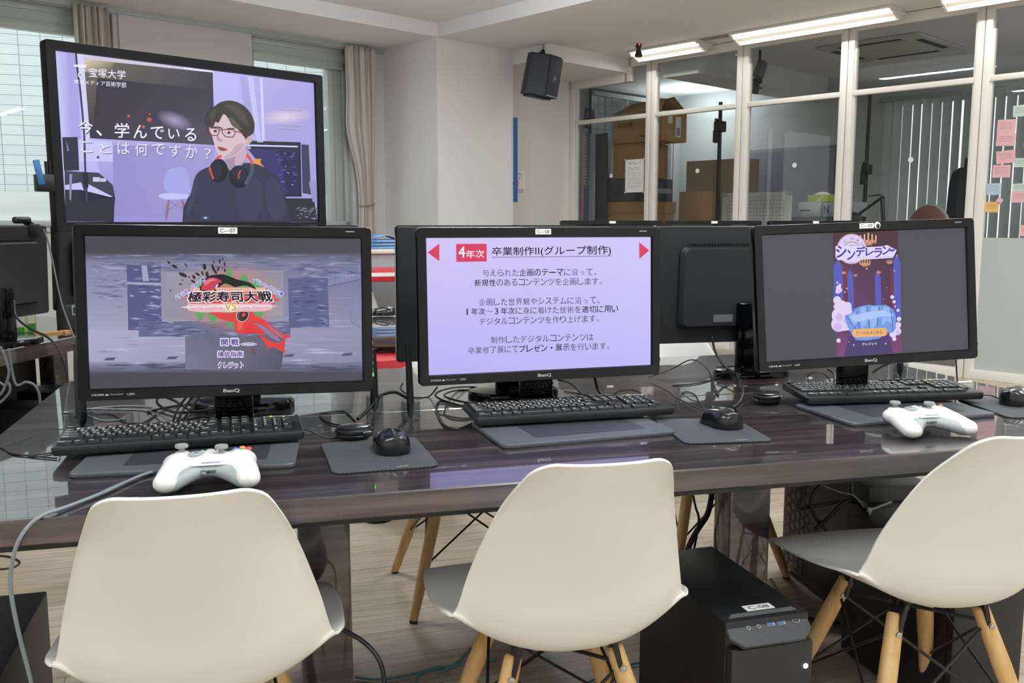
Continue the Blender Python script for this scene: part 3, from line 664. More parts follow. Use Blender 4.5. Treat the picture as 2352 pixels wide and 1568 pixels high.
# --- picture of the right screen: tall game title page between dark side bars
def z9(x, y): return ((1880+x/4.9-1500)*2.761, (520+y/4.9-480)*2.761)
p9 = Pic([(688, 168), (1972, 122), (2010, 888), (720, 972)], SCW, SCH, z9)
p9.full(['45444d', '46454f', '494853', '44434d'])
p9.grad([(165, 62), (888, 28), (952, 1415), (222, 1468)], ['3d2633', '4a2533', '452a5c', '7b3f78'])
p9.poly([(165, 62), (888, 28), (900, 320), (172, 380)], '43242f')
for x0, x1, y0 in ((172, 275, 380), (325, 395, 480), (640, 705, 500), (845, 925, 320)):
    p9.poly([(x0, y0+60), ((x0+x1)/2, y0-10), (x1, y0+80), (x1+22, 1180), (x0+22, 1200)], '4f55b4')
for x0, x1 in ((275, 325), (805, 845)): p9.poly([(x0, 470), (x1, 470), (x1+30, 1180), (x0+30, 1180)], '6b2a3c')
p9.grad([(215, 1170), (945, 1110), (955, 1415), (222, 1468)], ['5e3466', '5c2f63', '7a3a68', '823f76'])
p9.poly([(350, 1240), (800, 1215), (860, 1425), (300, 1462)], '43356c')
def chandelier(x, y, s):
    for k in range(5): p9.line([(x-s+k*s/2, y-s*.9+abs(k-2)*s*.18), (x-s+k*s/2, y+s*.3)], s*.16, 'f0c39a'); p9.l -= 1
    p9.poly([(x-s*1.1, y+s*.1), (x+s*1.1, y), (x+s*.4, y+s*.75), (x-s*.4, y+s*.8)], 'c07a58')
    for k in range(6): p9.ell(x-s*.9+k*s*.36, y+s*.25+(k % 2)*s*.2, s*.1, s*.1, 'f2d0a6', 0, 8); p9.l -= 1
    p9.l += 2
chandelier(560, 150, 85); chandelier(525, 410, 55); chandelier(800, 400, 30); chandelier(290, 520, 22); chandelier(680, 515, 22); chandelier(420, 550, 18)
# pale foam and drapery along the lower half
for x, y, r in ((215, 830, 45), (205, 900, 30), (260, 900, 70), (300, 950, 85), (245, 1000, 90), (235, 1100, 85), (290, 1080, 95), (340, 1130, 40), (330, 900, 50), (230, 690, 28), (245, 715, 26), (222, 730, 26), (243, 660, 16), (215, 632, 12), (235, 1285, 24), (835, 793, 22), (857, 846, 18), (868, 900, 10), (903, 943, 18), (865, 1265, 24), (900, 1180, 42), (850, 1210, 40), (905, 1110, 35), (915, 1040, 25)):
    p9.ell(x, y, r, r*1.02, 'e0cdf0', 0, 22); p9.l -= 1
p9.l += 1
for x, y, r in ((240, 1020, 40), (225, 1130, 45), (232, 720, 14), (320, 1060, 30), (905, 1190, 22)): p9.ell(x, y, r, r*1.1, 'cdb4e4', 0, 20); p9.l -= 1
p9.l += 1
p9.poly([(470, 900), (560, 880), (640, 890), (760, 880), (850, 930), (880, 1010), (880, 1150), (840, 1200), (780, 1190), (700, 1260), (560, 1285), (430, 1280), (380, 1210), (330, 1120), (300, 1000), (370, 985), (410, 930)], '6f96e0')
for a in ([(480, 910), (540, 900), (560, 1090), (500, 1150), (470, 1040)], [(600, 900), (680, 900), (660, 1100), (600, 1180), (585, 1040)], [(740, 900), (800, 900), (840, 1090), (770, 1060), (720, 1120)], [(350, 1010), (420, 960), (440, 1080), (400, 1130)]): p9.poly(a, '8fb2ee')
for a in ([(550, 900), (590, 1180)], [(690, 900), (670, 1130)], [(820, 930), (850, 1180)], [(440, 960), (470, 1150)], [(320, 1010), (430, 1150), (420, 1260)]): p9.line(a, 7, '39508f')
p9.poly([(360, 1010), (560, 960), (740, 940), (860, 1000), (740, 1010), (560, 1050), (420, 1080)], 'a9c4f2')
# clock face and title
p9.ell(372, 255, 168, 170, 'b99a96', 0, 40); p9.ell(372, 255, 158, 160, 'd6c8ee', 0, 40); p9.ell(372, 250, 92, 80, 'b49a9c', 0, 30); p9.ell(372, 255, 84, 72, 'd6c8ee', 0, 30); p9.ell(372, 255, 50, 45, 'b49a9c', 0, 24); p9.ell(372, 258, 44, 38, 'e0d5f2', 0, 24)
for tx, x, y, a in (('XII', 372, 140, 0), ('XI', 293, 172, -28), ('I', 440, 160, 25), ('II', 488, 205, 55)):
    c, s = math.cos(R(a)), math.sin(R(a)); w, h = 8*len(tx), 13
    p9.text(tx, [(x+dx*c-dy*s, y+dx*s+dy*c) for dx, dy in ((-w, -h), (w, -h), (w, h), (-w, h))], '8f7a8c')
p9.line([(350, 262), (455, 185)], 4, '8f7a8c')
# pale plate that follows the letters
p9.poly([(190, 225), (245, 208), (330, 225), (420, 220), (520, 235), (690, 228), (770, 212), (820, 240), (878, 268), (835, 355), (620, 368), (420, 376), (385, 388), (325, 378), (215, 380), (190, 345)], 'dcd4f6')
for ch, x0, y0, x1, y1 in (('シ', 198, 222, 310, 352), ('ン', 322, 268, 408, 376), ('デ', 420, 232, 522, 338), ('レ', 530, 244, 615, 330), ('ラ', 622, 250, 712, 350), ('ン', 715, 225, 805, 318)):
    p9.text(ch, [(x0, y0), (x1, y0-4), (x1, y1-4), (x0, y1)], '4038a0', .045); p9.l -= 1
p9.l += 1
p9.poly([(800, 262), (865, 258), (840, 282), (800, 284)], '4038a0'); p9.text('before the magic is broken', [(418, 345), (830, 335), (830, 352), (418, 364)], 'a89cc4')
p9.poly([(388, 1170), (420, 1155), (755, 1140), (785, 1170), (780, 1215), (750, 1235), (420, 1250), (390, 1225)], 'e9ae6c'); p9.text('ゲームをはじめる', [(428, 1182), (722, 1172), (724, 1206), (430, 1216)], '4a3030', .01)
p9.text('クレジット', [(498, 1310), (668, 1304), (668, 1334), (498, 1342)], 'f6f0ff', .03)
p9.poly([(395, 1335), (410, 1322), (410, 1348)], 'f6f0ff'); p9.poly([(775, 1318), (760, 1306), (760, 1332)], 'f6f0ff')
for x, y, s in ((543, 475, 16), (322, 697, 14), (297, 738, 14), (350, 1300, 10), (850, 500, 12), (768, 690, 8), (880, 330, 12), (735, 820, 10)):
    p9.poly([(x-s, y), (x-s*.2, y-s*.2), (x, y-s), (x+s*.2, y-s*.2), (x+s, y), (x+s*.2, y+s*.2), (x, y+s), (x-s*.2, y+s*.2)], 'f2ecff'); p9.l -= 1

M7, _ = monitor('monitor tagged C-07 showing a painted game title screen', -.076, 1.93, .263, R(.52), R(3.6), R(.8), 'C—07', p7, True)
M8, _ = monitor('monitor tagged C-08 showing a lavender text slide with red arrows', .600, 1.969, .259, R(1.5), R(2.5), 0, 'C—08', p8)
M9, pm = monitor('monitor tagged C-09 showing a tall purple game page between grey bars', 1.397, 1.902, .272, R(-5.4), R(5.5), R(-1.9), 'C—09', p9)
e = MB(); e.ball((.028, -.0065, .1625), (.0085, .003, .0085)); rs = e.build('round_sticker', LBL, M9, None, pm)
e = MB(); e.ball((.0285, -.009, .161), (.0045, .0016, .0055)); e.build('sticker_dot', INK, rs)

p9.sm = 0
def back_monitor(label, x, y, yaw, z=.263, tilt=R(3), zb=.72, group='monitors seen from behind'):
    t = thing('monitor', label, 'monitor', (x, y, zb), yaw, group)
    M = monitor_parts(t, z, tilt, 0, .024)
    s = MB(); s.slab(rrect(SCW, SCH, .001, 2), .0, .002, 0, XZ); s.build('screen', mat('dark_screen', '0c0d12', .25), t, None, M)
    s = MB(); s.box((.0, .0545, -.093), (.028, .001, .024)); s.build('rating_label', mat('grey_label', 'a8aaac', .6), t, None, M)
    return t
back_monitor('back of black monitor between the C-08 and C-09 screens', 1.362, 2.44, PI-R(3))
back_monitor('back of black monitor half hidden behind the C-08 screen', .597, 2.30, PI+R(1))
back_monitor('back of black monitor hidden behind the C-07 screen, top edge showing', -.065, 2.33, PI+R(1))
def on_line(px, off):
    d = CR @ Vector(((px-1176)/FOC, 1, -(640-784)/FOC)); d = Vector((d.x, d.y, 0)); q = LP + LN*off       # ray = q + s*LE
    A = np.array([[d.x, -LE.x], [d.y, -LE.y]]); k = np.linalg.solve(A, np.array([q.x, q.y])); return q + LE*k[1]
a = on_line(100, .15) - LE*.292
t = back_monitor('back of grey monitor with webcam at the left edge', a.x, a.y, la+PI, .26, R(2), .72, 'monitors on the side desk')
w = thing('webcam', 'black webcam clipped on top of the grey monitor at left', 'webcam', (a.x+LE.x*.2, a.y+LE.y*.2, 1.150), la)
b = MB(); b.box((-.02, -.005, .022), (.085, .028, .026), .010, 3); b.build('camera_body', BLK, w)
b = MB(); b.box((.03, .0, .006), (.075, .030, .016), .004, 2, Matrix.Rotation(R(28), 3, 'Y')); b.box((.01, -.035, -.015), (.055, .012, .045), .004); b.build('clip', BLK, w)
a = on_line(120, .16) + LE*.296
back_monitor('back of black monitor beside the grey one, left of the C-07 screen', a.x, a.y, la+PI, .26, R(2), .72, 'monitors on the side desk')
t = [o for o in bpy.data.objects if o.get('label', '').startswith('back of black monitor beside')][0]
b = MB(); b.box((0, .02, .055), (.572, .045, .108), .006); b.build('lower_housing', MATTE, t); b = MB(); b.box((.225, .0435, .085), (.046, .004, .042)); sq = b.build('square_socket', mat('socket_grey', '8f9192', .5), t); b = MB(); b.box((.225, .0455, .085), (.028, .003, .024)); b.build('socket_hole', BLK, sq)
for k, (x0, x1, y) in enumerate(((1.489, 2.10, 4.62), (2.13, 2.70, 4.66), (2.72, 3.29, 4.58))):
    t = back_monitor(['black monitor of the far row above the right half of C-08', 'black monitor of the far row above the monitor back', 'black monitor of the far row above the C-09 screen'][k], (x0+x1)/2, y, R(-3), .283, R(2), .72, 'monitors in the far row')
    s = MB(); s.slab(rrect(.037, .0125, .001, 2), .0067, .0075, 0, Matrix.Translation((0, 0, .1625)) @ XZ); s.build('name_sticker', LBL, t, None, panel_M(.283, R(2)))

# ------------------------------------------------------------------ keyboards
KEYM = mat('key_plastic', '1d1e21', .45); LEG = mat('key_print', 'f4f4f0', .6)
U = .01905
KEYMESH = {}
def key_mesh(w, d, leg, sub=''):
    k = (round(w, 4), round(d, 4), leg, sub)
    if k in KEYMESH: return KEYMESH[k]
    mb = MB(); a = .0009
    vs = []
    for z, i in ((0, 0), (.0042, .0007), (.0052, .0016)):
        x, y = w*U/2-a-i, d*.018/2-a-i; vs += [(-x, -y, z), (x, -y, z), (x, y, z), (-x, y, z)]
    mb.add(vs, [(j*4+q, j*4+(q+1) % 4, j*4+4+(q+1) % 4, j*4+4+q) for j in range(2) for q in range(4)] + [(8, 9, 10, 11)])
    F = Matrix(((1, 0, 0, 0), (0, 0, 1, 0), (0, 1, 0, .0054), (0, 0, 0, 1)))      # text from xz to the key's top
    if leg:
        n = len(leg); lw, lh = (.0043*n if n < 3 else .0027*n, .0058 if n < 3 else .0038)
        lw = min(lw, w*U-.006)
        put_text(mb, leg, -w*U/2+.0032, (.0004 if sub else -.002), lw, lh, 0, 1, .045, F)
    if sub: put_text(mb, sub, .0010, -.0066, .0055, .0055, 0, 1, .012, F)
    o = mb.build('key', [KEYM, LEG]); me = o.data; bpy.data.objects.remove(o); KEYMESH[k] = me; return me
def keyboard(label, pos, rz, lean=R(2)):
    t = thing('keyboard', label, 'keyboard', pos, rz, 'black keyboards'); M = Matrix.Rotation(lean, 4, 'X')
    b = MB(); b.slab(rrect(.456, .146, .007), 0, .017, .003, Matrix.Translation((0, .073, 0))); b.build('case', mat('keyboard_case', '18191c', .35), t, None, M)
    b = MB(); b.slab(rrect(.452, .010, .003), .0, .0015, .0005, Matrix.Translation((0, .0055, .0155))); b.build('front_trim', mat('keyboard_trim', '4a4c50', .3), t, None, M)
    for s in (-1, 1):
        f = MB(); f.box((s*.17, .134, -.006), (.03, .008, .014), .002); f.build('foot', BLK, t, None, M)
    p = MB(); p.slab(rrect(.066, .005, .001), 0, .0008, 0, Matrix.Translation((.186, .137, .017))); p.build('light_strip', mat('light_strip', 'c9ccc6', .4), t, None, M)
    l = MB(); l.box((.170, .137, .0182), (.006, .004, .0006)); l.build('status_light', mat('yellow_led', 'd8e040', .4, emit='d8e23c', estr=1.2), t, None, M)
    x0 = -.221; rows = {1: .1115, 2: .0935, 3: .0755, 4: .0575, 5: .0395, 6: .0215}
    def put(x, y, w=1, d=1, leg='', sub=''):
        o = link('key', key_mesh(w, d, leg, sub), t, None, M @ Matrix.Translation((x0 + (x+w/2)*U, y - (d-1)*.018/2, .0168)))
        return o
    # row of function keys: ten of them lie in one mesh, the rest are keys of their own
    fk = MB(); fx = [2+k if k < 4 else 6.5+k-4 if k < 8 else 11+k-8 for k in range(12)]
    for k in range(10): fk.box((x0+(fx[k]+.5)*U, .1315, .0185), (.0165, .0105, .004), .001)
    tag(fk.build('function_keys', KEYM, t, None, M), None, None, None, 'stuff')
    put(0, .1315, 1, .6, 'Esc')
    for k in (10, 11): put(fx[k], .1315, 1, .6, 'F%d' % (k+1))
    for k, n in enumerate(('PrSc', 'ScLk', 'Paus')): put(15.25+k, .1315, 1, .6, n)
    for k, (n, s) in enumerate(zip(['半/全'] + list('1234567890-^¥'), ['', 'ぬ', 'ふ', 'あ', 'う', 'え', 'お', 'や', 'ゆ', 'よ', 'わ', 'ほ', 'へ', 'ー'])): put(k, rows[1], 1, 1, n, s)
    put(14, rows[1], 1, 1, 'Bksp')
    put(0, rows[2], 1.5, 1, 'Tab')
    for k, (n, s) in enumerate(zip('QWERTYUIOP@[', 'たていすかんなにらせ゛゜')): put(1.5+k, rows[2], 1, 1, n, s)
    put(0, rows[3], 1.75, 1, 'Caps')
    for k, (n, s) in enumerate(zip('ASDFGHJKL;:]', 'ちとしはきくまのりれけむ')): put(1.75+k, rows[3], 1, 1, n, s)
    put(13.75, rows[2], 1.25, 1.98, 'Enter')
    put(0, rows[4], 2.25, 1, 'Shift')
    for k, (n, s) in enumerate(zip('ZXCVBNM,./\\', 'つさそひこみもねるめろ')): put(2.25+k, rows[4], 1, 1, n, s)
    put(13.25, rows[4], 1.75, 1, 'Shift')
    x = 0
    for n, w in (('Ctrl', 1.5), ('Win', 1.25), ('Alt', 1.25), ('無変換', 1.1), ('', 3.6), ('変換', 1.1), ('カナ', 1.2), ('Alt', 1.1), ('Win', 1.1), ('Menu', 1.0), ('Ctrl', 1.3)): put(x, rows[5+1], w, 1, n); x += w
    for r, ns in ((rows[1], ('Ins', 'Home', 'PgUp')), (rows[2], ('Del', 'End', 'PgDn'))):
        for k, n in enumerate(ns): put(15.25+k, r, 1, 1, n)
    put(16.25, rows[4], 1, 1, '↑')
    for k, n in enumerate('←↓→'): put(15.25+k, rows[6], 1, 1, n)
    for r, ns in ((rows[1], ('Num', '/', '*', '-')), (rows[2], '789'), (rows[3], '456'), (rows[4], '123')):
        for k, n in enumerate(ns): put(18.5+k, r, 1, 1, n)
    put(18.5, rows[6], 2, 1, '0'); put(20.5, rows[6], 1, 1, '.'); put(21.5, rows[2], 1, 2, '+'); put(21.5, rows[4], 1, 2, 'Ent')
    return t
rows5 = .0415
def tablet(label, x, y, rz):
    t = thing('pen_tablet', label, 'pen tablet', (x, y, .7203), rz, 'pen tablets under the keyboards')
    b = MB(); b.slab(rrect(.385, .225, .014), 0, .009, .002, Matrix.Translation((0, .1125, 0))); b.build('body', mat('tablet_grey', '4d5157', .42), t)
    a = MB(); a.slab(rrect(.25, .15, .003), 0, .0006, 0, Matrix.Translation((.015, .115, .009))); a.build('drawing_area', mat('tablet_dark', '2b2d33', .5), t)
# ------------------------------------------------------------------ mouse mats, mice
def mouse_pad_mat():
    m = mat('mouse_mat_fabric', '3a3c3f', .8); nt = m.node_tree; b = nt.nodes['Principled BSDF']
    t = nt.nodes.new('ShaderNodeTexCoord'); c = nt.nodes.new('ShaderNodeTexChecker'); c.inputs['Scale'].default_value = 260
    c.inputs['Color1'].default_value = (*hx('43464a'), 1); c.inputs['Color2'].default_value = (*hx('2e3033'), 1)
    nt.links.new(t.outputs['Object'], c.inputs['Vector']); nt.links.new(c.outputs[0], b.inputs['Base Color']); return m
def mouse_pad(label, c, w, d, rz):
    t = thing('mouse_pad', label, 'mouse pad', (c[0], c[1], .7203), rz, 'ribbed mouse pads')
    b = MB(); b.slab(rrect(w, d, .018), 0, .0035, .001); b.build('pad', mouse_pad_mat(), t)
    s = MB(); s.box((.03, -d/2+.012, .0036), (.022, .003, .0004)); s.build('stitched_tag', mat('tag_grey', '8c8e90', .6), t)
def remesh(mb, name, m, parent, vox=.003, smooth=6, M=None):
    o = mb.build(name, m, parent, None, M, 180)
    r = o.modifiers.new('r', 'REMESH'); r.mode = 'VOXEL'; r.voxel_size = vox; r.use_smooth_shade = True
    s = o.modifiers.new('s', 'SMOOTH'); s.factor = .6; s.iterations = smooth
    dg = bpy.context.evaluated_depsgraph_get(); me = bpy.data.meshes.new_from_object(o.evaluated_get(dg)); o.modifiers.clear()
    me.name = name; o.data = me
    if not me.materials: me.materials.append(m)
    me.polygons.foreach_set('use_smooth', [True]*len(me.polygons)); return o
MOUSEMAT = mat('mouse_gloss', '101114', .22, coat=.3)
def mouse(label, c, rz, wide=1, z=.7243):
    """ergonomic mouse: near end at -y"""
    t = thing('mouse', label, 'mouse', (c[0], c[1], z), rz, 'black mice')
    b = MB(); n, m = 28, 18; vs = []
    for j in range(m+1):
        y = -.056 + .112*j/m; q = (j/m*2-1); w = .034*wide*math.sqrt(max(0, 1-abs(q)**3.2))*(1-.08*math.exp(-((q-.15)/.3)**2)) + .0005; h = .039*max(0, (1-((q+.25)/1.28)**2))**.6 + .003
        for i in range(n+1):
            a = PI*i/n; x = -w*math.cos(a); z_ = .002 + h*(max(0, math.sin(a))**.62)
            z_ -= .002*math.exp(-((x+.012)/.007)**2)*(h/.04)      # thumb groove line
            vs.append((x, y, z_))
    fs = [(j*(n+1)+i, j*(n+1)+i+1, (j+1)*(n+1)+i+1, (j+1)*(n+1)+i) for j in range(m) for i in range(n)]
    k = len(vs); vs += [(v[0], v[1], .001) for j in range(m+1) for v in (vs[j*(n+1)], vs[j*(n+1)+n])]
    fs += [(k+2*j, k+2*j+2, k+2*j+3, k+2*j+1) for j in range(m)] + [tuple(range(n+1)), tuple(m*(n+1)+i for i in range(n, -1, -1))]
    fs += [(j*(n+1), (j+1)*(n+1), k+2*j+2, k+2*j) for j in range(m)] + [(j*(n+1)+n, k+2*j+1, k+2*j+3, (j+1)*(n+1)+n) for j in range(m)]
    b.add(vs, fs); b.build('shell', MOUSEMAT, t, sharp=60)
    w = MB(); w.cyl((-.0035, .034, .0275), (.0035, .034, .0275), .008, n=18); w.build('wheel', DGREY, t)
    f = MB(); f.slab([(x, y) for x, y in rrect(.058*wide, .1, .026)], 0, .002); f.build('base', BLK, t)
    return t
def puck(label, c, rz, k=1):
    t = thing('puck_receiver', label, 'device', (c[0], c[1], c[2] if len(c) > 2 else .7203), rz, 'round black desk devices')
    b = MB(); b.lathe([(0, 0), (.028, 0), (.034, .004), (.036, .009), (.033, .012), (.037, .015), (.037, .019), (.03, .023), (0, .0235)], n=36, sx=1.1, sy=.95); b.build('body', BLK, t)
    l = MB(); l.lathe([(.029, .0225), (.031, .0245), (.027, .026), (.0, .0255)], n=36, sx=1.1, sy=.95); l.build('lid', mat('puck_lid', '2a2c31', .2, coat=.4), t)
    r = MB(); r.box((.012, -.0345, .016), (.02, .004, .005), .0015); r.build('chrome_catch', STEEL, t)
# ------------------------------------------------------------------ stylus cups
ACR = glass_mat('clear_acrylic', (.78, .81, .83), .04)
def cup(label, c, r=.021, h=.042):
    t = thing('pen_cup', label, 'cup', (c[0], c[1], .7203), 0, 'clear plastic cups')
    b = MB(); b.lathe([(r, 0), (r, h), (r-.002, h), (r-.002, .005), (.0005, .005)], n=36); b.build('cup_wall', ACR, t)
    return t
def stylus(label, c, h, lean=(0, 0), r=.0085):
    t = thing('stylus', label, 'stylus', (c[0], c[1], .7255), 0, 'black styluses standing in cups')
    b = MB(); b.rod([(0, .003), (.06, r*.85), (.12, r), (.7, r*.86), (.96, r*.62), (.965, r*.35)], (0, 0, 0), (lean[0], lean[1], h), 18); b.build('barrel', MATTE, t)
    b = MB(); p = Vector((lean[0], lean[1], h)); b.rod([(0, r*.75), (.4, r*.8), (.45, r*.45), (1, r*.35)], p*.955, p*1.02, 14); b.build('tip', BLK, t)
    return t
# ------------------------------------------------------------------ game controllers
CTW = mat('controller_white', 'f1f1ec', .3, coat=.2); CTG = mat('controller_grey', '99a1a2', .45)
def controller(label, c, rz):
    t = thing('game_controller', label, 'game controller', (c[0], c[1], .7203), rz, 'white game controllers')
    b = MB(); b.ball((0, .014, .033), (.058, .036, .0165)); b.ball((0, .024, .031), (.05, .03, .018))
    for s in (-1, 1):
        b.ball((s*.048, .018, .032), (.030, .034, .0185))
        for k in range(9):
            q = k/8; b.ball((s*(.050+.019*q - .004*q*q), .012-.066*q, .032-.0135*q), (.0245-.0035*q, .025-.004*q, .0190-.0025*q), 14, 10)
    remesh(b, 'shell', CTW, t, .0022, 9)
    g = MB()
    for k in range(33):
        q = (-1+k/16)*.88; a = abs(q); x = q*.064; y = -.0125 - .050*max(0, a-.22)**1.3/.72; z = .0255-.0125*a**1.6; rr = .0145+.001*a
        g.ball((x, y, z), (rr, rr*1.05, rr*.86), 12, 8)
    remesh(g, 'grip_band', CTG, t, .002, 6)
    for s, x, y in ((-1, -.047, .031), (1, .020, .010)):
        k = MB(); k.lathe([(.0125, 0), (.0145, .003), (.0105, .006), (.0, .006)], (x, y, .0425), 24); k.build('stick_collar', CTW, t)
        k = MB(); k.lathe([(.0055, 0), (.0048, .009), (.0105, .011), (.0115, .0135), (.0105, .0165), (.006, .0158), (0, .0155)], (x, y, .0455), 24); k.build('thumb_stick', mat('stick_grey', '8d928f', .6), t)
    k = MB(); k.lathe([(.0, .0), (.0135, 0), (.0135, .003), (.011, .0045), (0, .0035)], (-.022, .012, .0465), 24); k.box((-.022, .012, .050), (.022, .007, .003), .001); k.box((-.022, .012, .050), (.007, .022, .003), .001); k.build('direction_pad', CTG, t)
    for n, x, y in (('3f6fd8', .042, .031), ('e8902c', .053, .040), ('d8413a', .064, .031), ('5fa23c', .053, .022)):
        k = MB(); k.ball((x, y, .0475), (.0058, .0058, .004), 16, 8); k.build('face_button', mat('button_'+n, n, .25, coat=.5), t)
    k = MB(); k.ball((0, .030, .0485), (.008, .008, .003), 16, 8); k.build('guide_button', mat('guide_silver', 'd6d8d4', .3, .3), t)
    for s in (-1, 1):
        k = MB(); k.ball((s*.013, .029, .0485), (.004, .0028, .002), 12, 6); k.build('small_button', CTG, t)
        k = MB(); k.ball((s*.05, .050, .026), (.012, .012, .014), 14, 8); k.build('trigger', CTG, t)
    k = MB(); k.box((.0, -.0215, .0405), (.048, .0012, .0105), .0, 1, Matrix.Rotation(R(-38), 3, 'X')); k.box((.004, -.0222, .0405), (.030, .0012, .003), .0, 1, Matrix.Rotation(R(-38), 3, 'X'), 1); k.build('sticker', [LBL, mat('grey_print', '9aa0b0', .6)], t)
    k = MB(); k.box((0, -.0268, .0262), (.026, .003, .005), .0012); hp = k.build('headset_port', mat('port_dark', '55595b', .5), t)
    k = MB(); k.cyl((0, -.0288, .0262), (0, -.027, .0262), .0018, n=12); k.build('port_hole', BLK, hp)
    return t
# ------------------------------------------------------------------ placing them
keyboard('black keyboard in front of the C-07 screen', (-.167, 1.807, .735), R(2.2))
keyboard('black keyboard in front of the C-08 screen', (.645, 1.845, .735), R(0))
keyboard('black keyboard in front of the C-09 screen', (1.452, 1.842, .735), R(-6.5), R(4))
tablet('grey pen tablet under the C-07 keyboard', -.155, 1.672, R(-4.5))
tablet('grey pen tablet under the C-08 keyboard', .627, 1.705, R(4.3))
tablet('grey pen tablet under the C-09 keyboard', 1.412, 1.690, R(1))
mouse_pad('ribbed grey mouse pad right of the C-07 keyboard', (.192, 1.712), .192, .235, R(2))
mouse_pad('grey mouse pad right of the C-08 keyboard', (.905, 1.735), .186, .225, R(-8))
mouse_pad('grey mouse pad at the right edge beside the C-09 keyboard', (1.735, 1.765), .192, .235, R(-13))
mouse('sculpted black mouse on the mouse pad beside C-07', (.222, 1.735), R(2))
mouse('sculpted black mouse on the mouse pad beside C-08', (.945, 1.765), R(8))
mouse('black mouse on the mouse pad at the right edge', (1.760, 1.80), R(-60))
m = at(881, 724, .7243); mouse('black mouse on the far desk between C-07 and C-08', (m.x, m.y), R(80), 1.1)
q = at(818, 1012, .7245); puck('black round device on the pad corner beside the C-07 mouse', (q.x, q.y+.03, .7242), R(20))
q = at(1766, 925, .72); puck('black round device left of the C-09 keyboard', (q.x, q.y+.01), R(40))
for lab, px, h, lx, r in (('left of C-07', (186, 990), .185, .0, .0115), ('left of C-08', (946, 968), .172, -.004, .0085), ('right of C-07', (862, 952), .15, .0, .0095), ('right of C-09', (2073, 868), .16, 0, .009)):
    p = at(px[0], px[1], .72); c = (p.x, p.y+.012)
    cup('clear plastic cup '+lab+' screen', c, .0245 if 'left of C-07' in lab else .021); stylus('black stylus standing in clear cup '+lab+' screen', c, h, (lx, .004), r)
controller('white game controller on the desk above the left chair', (-.106, 1.60), R(-1))
controller('white game controller below the C-09 keyboard', (1.335, 1.61), R(-3))

# ------------------------------------------------------------------ shell chairs
SHELL = mat('white_shell_plastic', 'e3e0da', .42); BEECH = wood_mat('beech_leg', 'c59a62', 'd3aa72', 'dfbb88', (40, 40, 5), .42)
WIRE = mat('black_wire', '121214', .35)
def cat1(P, t):
    n = len(P)-1; x = t*n; i = min(int(x), n-1); t = x-i; p0, p1, p2, p3 = (np.array(P[max(i-1, 0)]), np.array(P[i]), np.array(P[i+1]), np.array(P[min(i+2, n)]))
    return .5*((2*p1)+(p2-p0)*t+(2*p0-5*p1+4*p2-p3)*t*t+(3*p1-p0-3*p2+p3)*t**3)
# centre line from the front lip over the seat up the back: y, z, half width, rise of the edges
PROF = [(0.4014, 0.4034, 0.1892, -0.0174), (0.3865, 0.4284, 0.2015, -0.01), (0.327, 0.4414, 0.2189, 0.0), (0.2437, 0.4434, 0.2311, 0.0125), (0.1539, 0.4364, 0.2342, 0.0324), (0.0769, 0.4274, 0.2311, 0.0548), (0.0128, 0.4214, 0.225, 0.0747), (-0.035, 0.422, 0.211, 0.078), (-0.07, 0.445, 0.207, 0.084), (-0.0913, 0.4898, 0.199, 0.084), (-0.1072, 0.5495, 0.186, 0.0809), (-0.1304, 0.6192, 0.1662, 0.071), (-0.156, 0.6839, 0.1457, 0.0585), (-0.1819, 0.7437, 0.1246, 0.034), (-0.1979, 0.7735, 0.1114, 0.022), (-0.2112, 0.7984, 0.0986, 0.012)]
def shell_mesh():
    n, m = 44, 72; L = .95
    def P(t, s):
        q = cat1(PROF, s); q1 = cat1(PROF, min(s+.075, 1)); q0 = cat1(PROF, max(s-.075, 0)); d = (q1-q0)[:2]; d = d/np.linalg.norm(d)
        nx, nz = d[1], -d[0]                        # towards the sitter
        nx, nz = (nx, nz) if nz*1.0 + nx*.7 > 0 else (-nx, -nz)
        w, l = q[2], q[3]; a = abs(t); k = a**2.3
        x = w*t; e = max(0, (a-.93)/.07); k -= .05*e*e; x += (1 if t > 0 else -1)*.0025*e*e
        return Vector((x, q[0]+nx*l*k, q[1]+nz*l*k))
    rt, rf = .26, .52                                # corner roundings as shares of the half width
    grid = []
    for j in range(m+1):
        row = []
        for i in range(n+1):
            t = -1+2*i/n; t = math.copysign(1-(1-abs(t))**1.35, t)*1.0; a = abs(t)
            top = 1.0; 
            if a > 1-rt: u = (a-(1-rt))/rt; top -= .062*(1-math.sqrt(max(0, 1-u*u)))
            top -= .012*a*a
            bot = 0.0
            if a > 1-rf: u = (a-(1-rf))/rf; bot += .135*(1-math.sqrt(max(0, 1-u*u)))
            row.append(P(t, bot+(top-bot)*j/m))
        grid.append(row)
    vs = [v for r in grid for v in r]; w = n+1
    fs = [(j*w+i, j*w+i+1, (j+1)*w+i+1, (j+1)*w+i) for j in range(m) for i in range(n)]
    mb = MB(); mb.add(vs, fs); o = mb.build('shell', SHELL, sharp=180)
    s = o.modifiers.new('s', 'SOLIDIFY'); s.thickness = .0055; s.offset = 0
    b = o.modifiers.new('b', 'BEVEL'); b.width = .0022; b.segments = 2; b.limit_method = 'ANGLE'; b.angle_limit = R(50)
    dg = bpy.context.evaluated_depsgraph_get(); me = bpy.data.meshes.new_from_object(o.evaluated_get(dg)); bpy.data.objects.remove(o)
    me.polygons.foreach_set('use_smooth', [True]*len(me.polygons)); return me
SHELLME = shell_mesh()
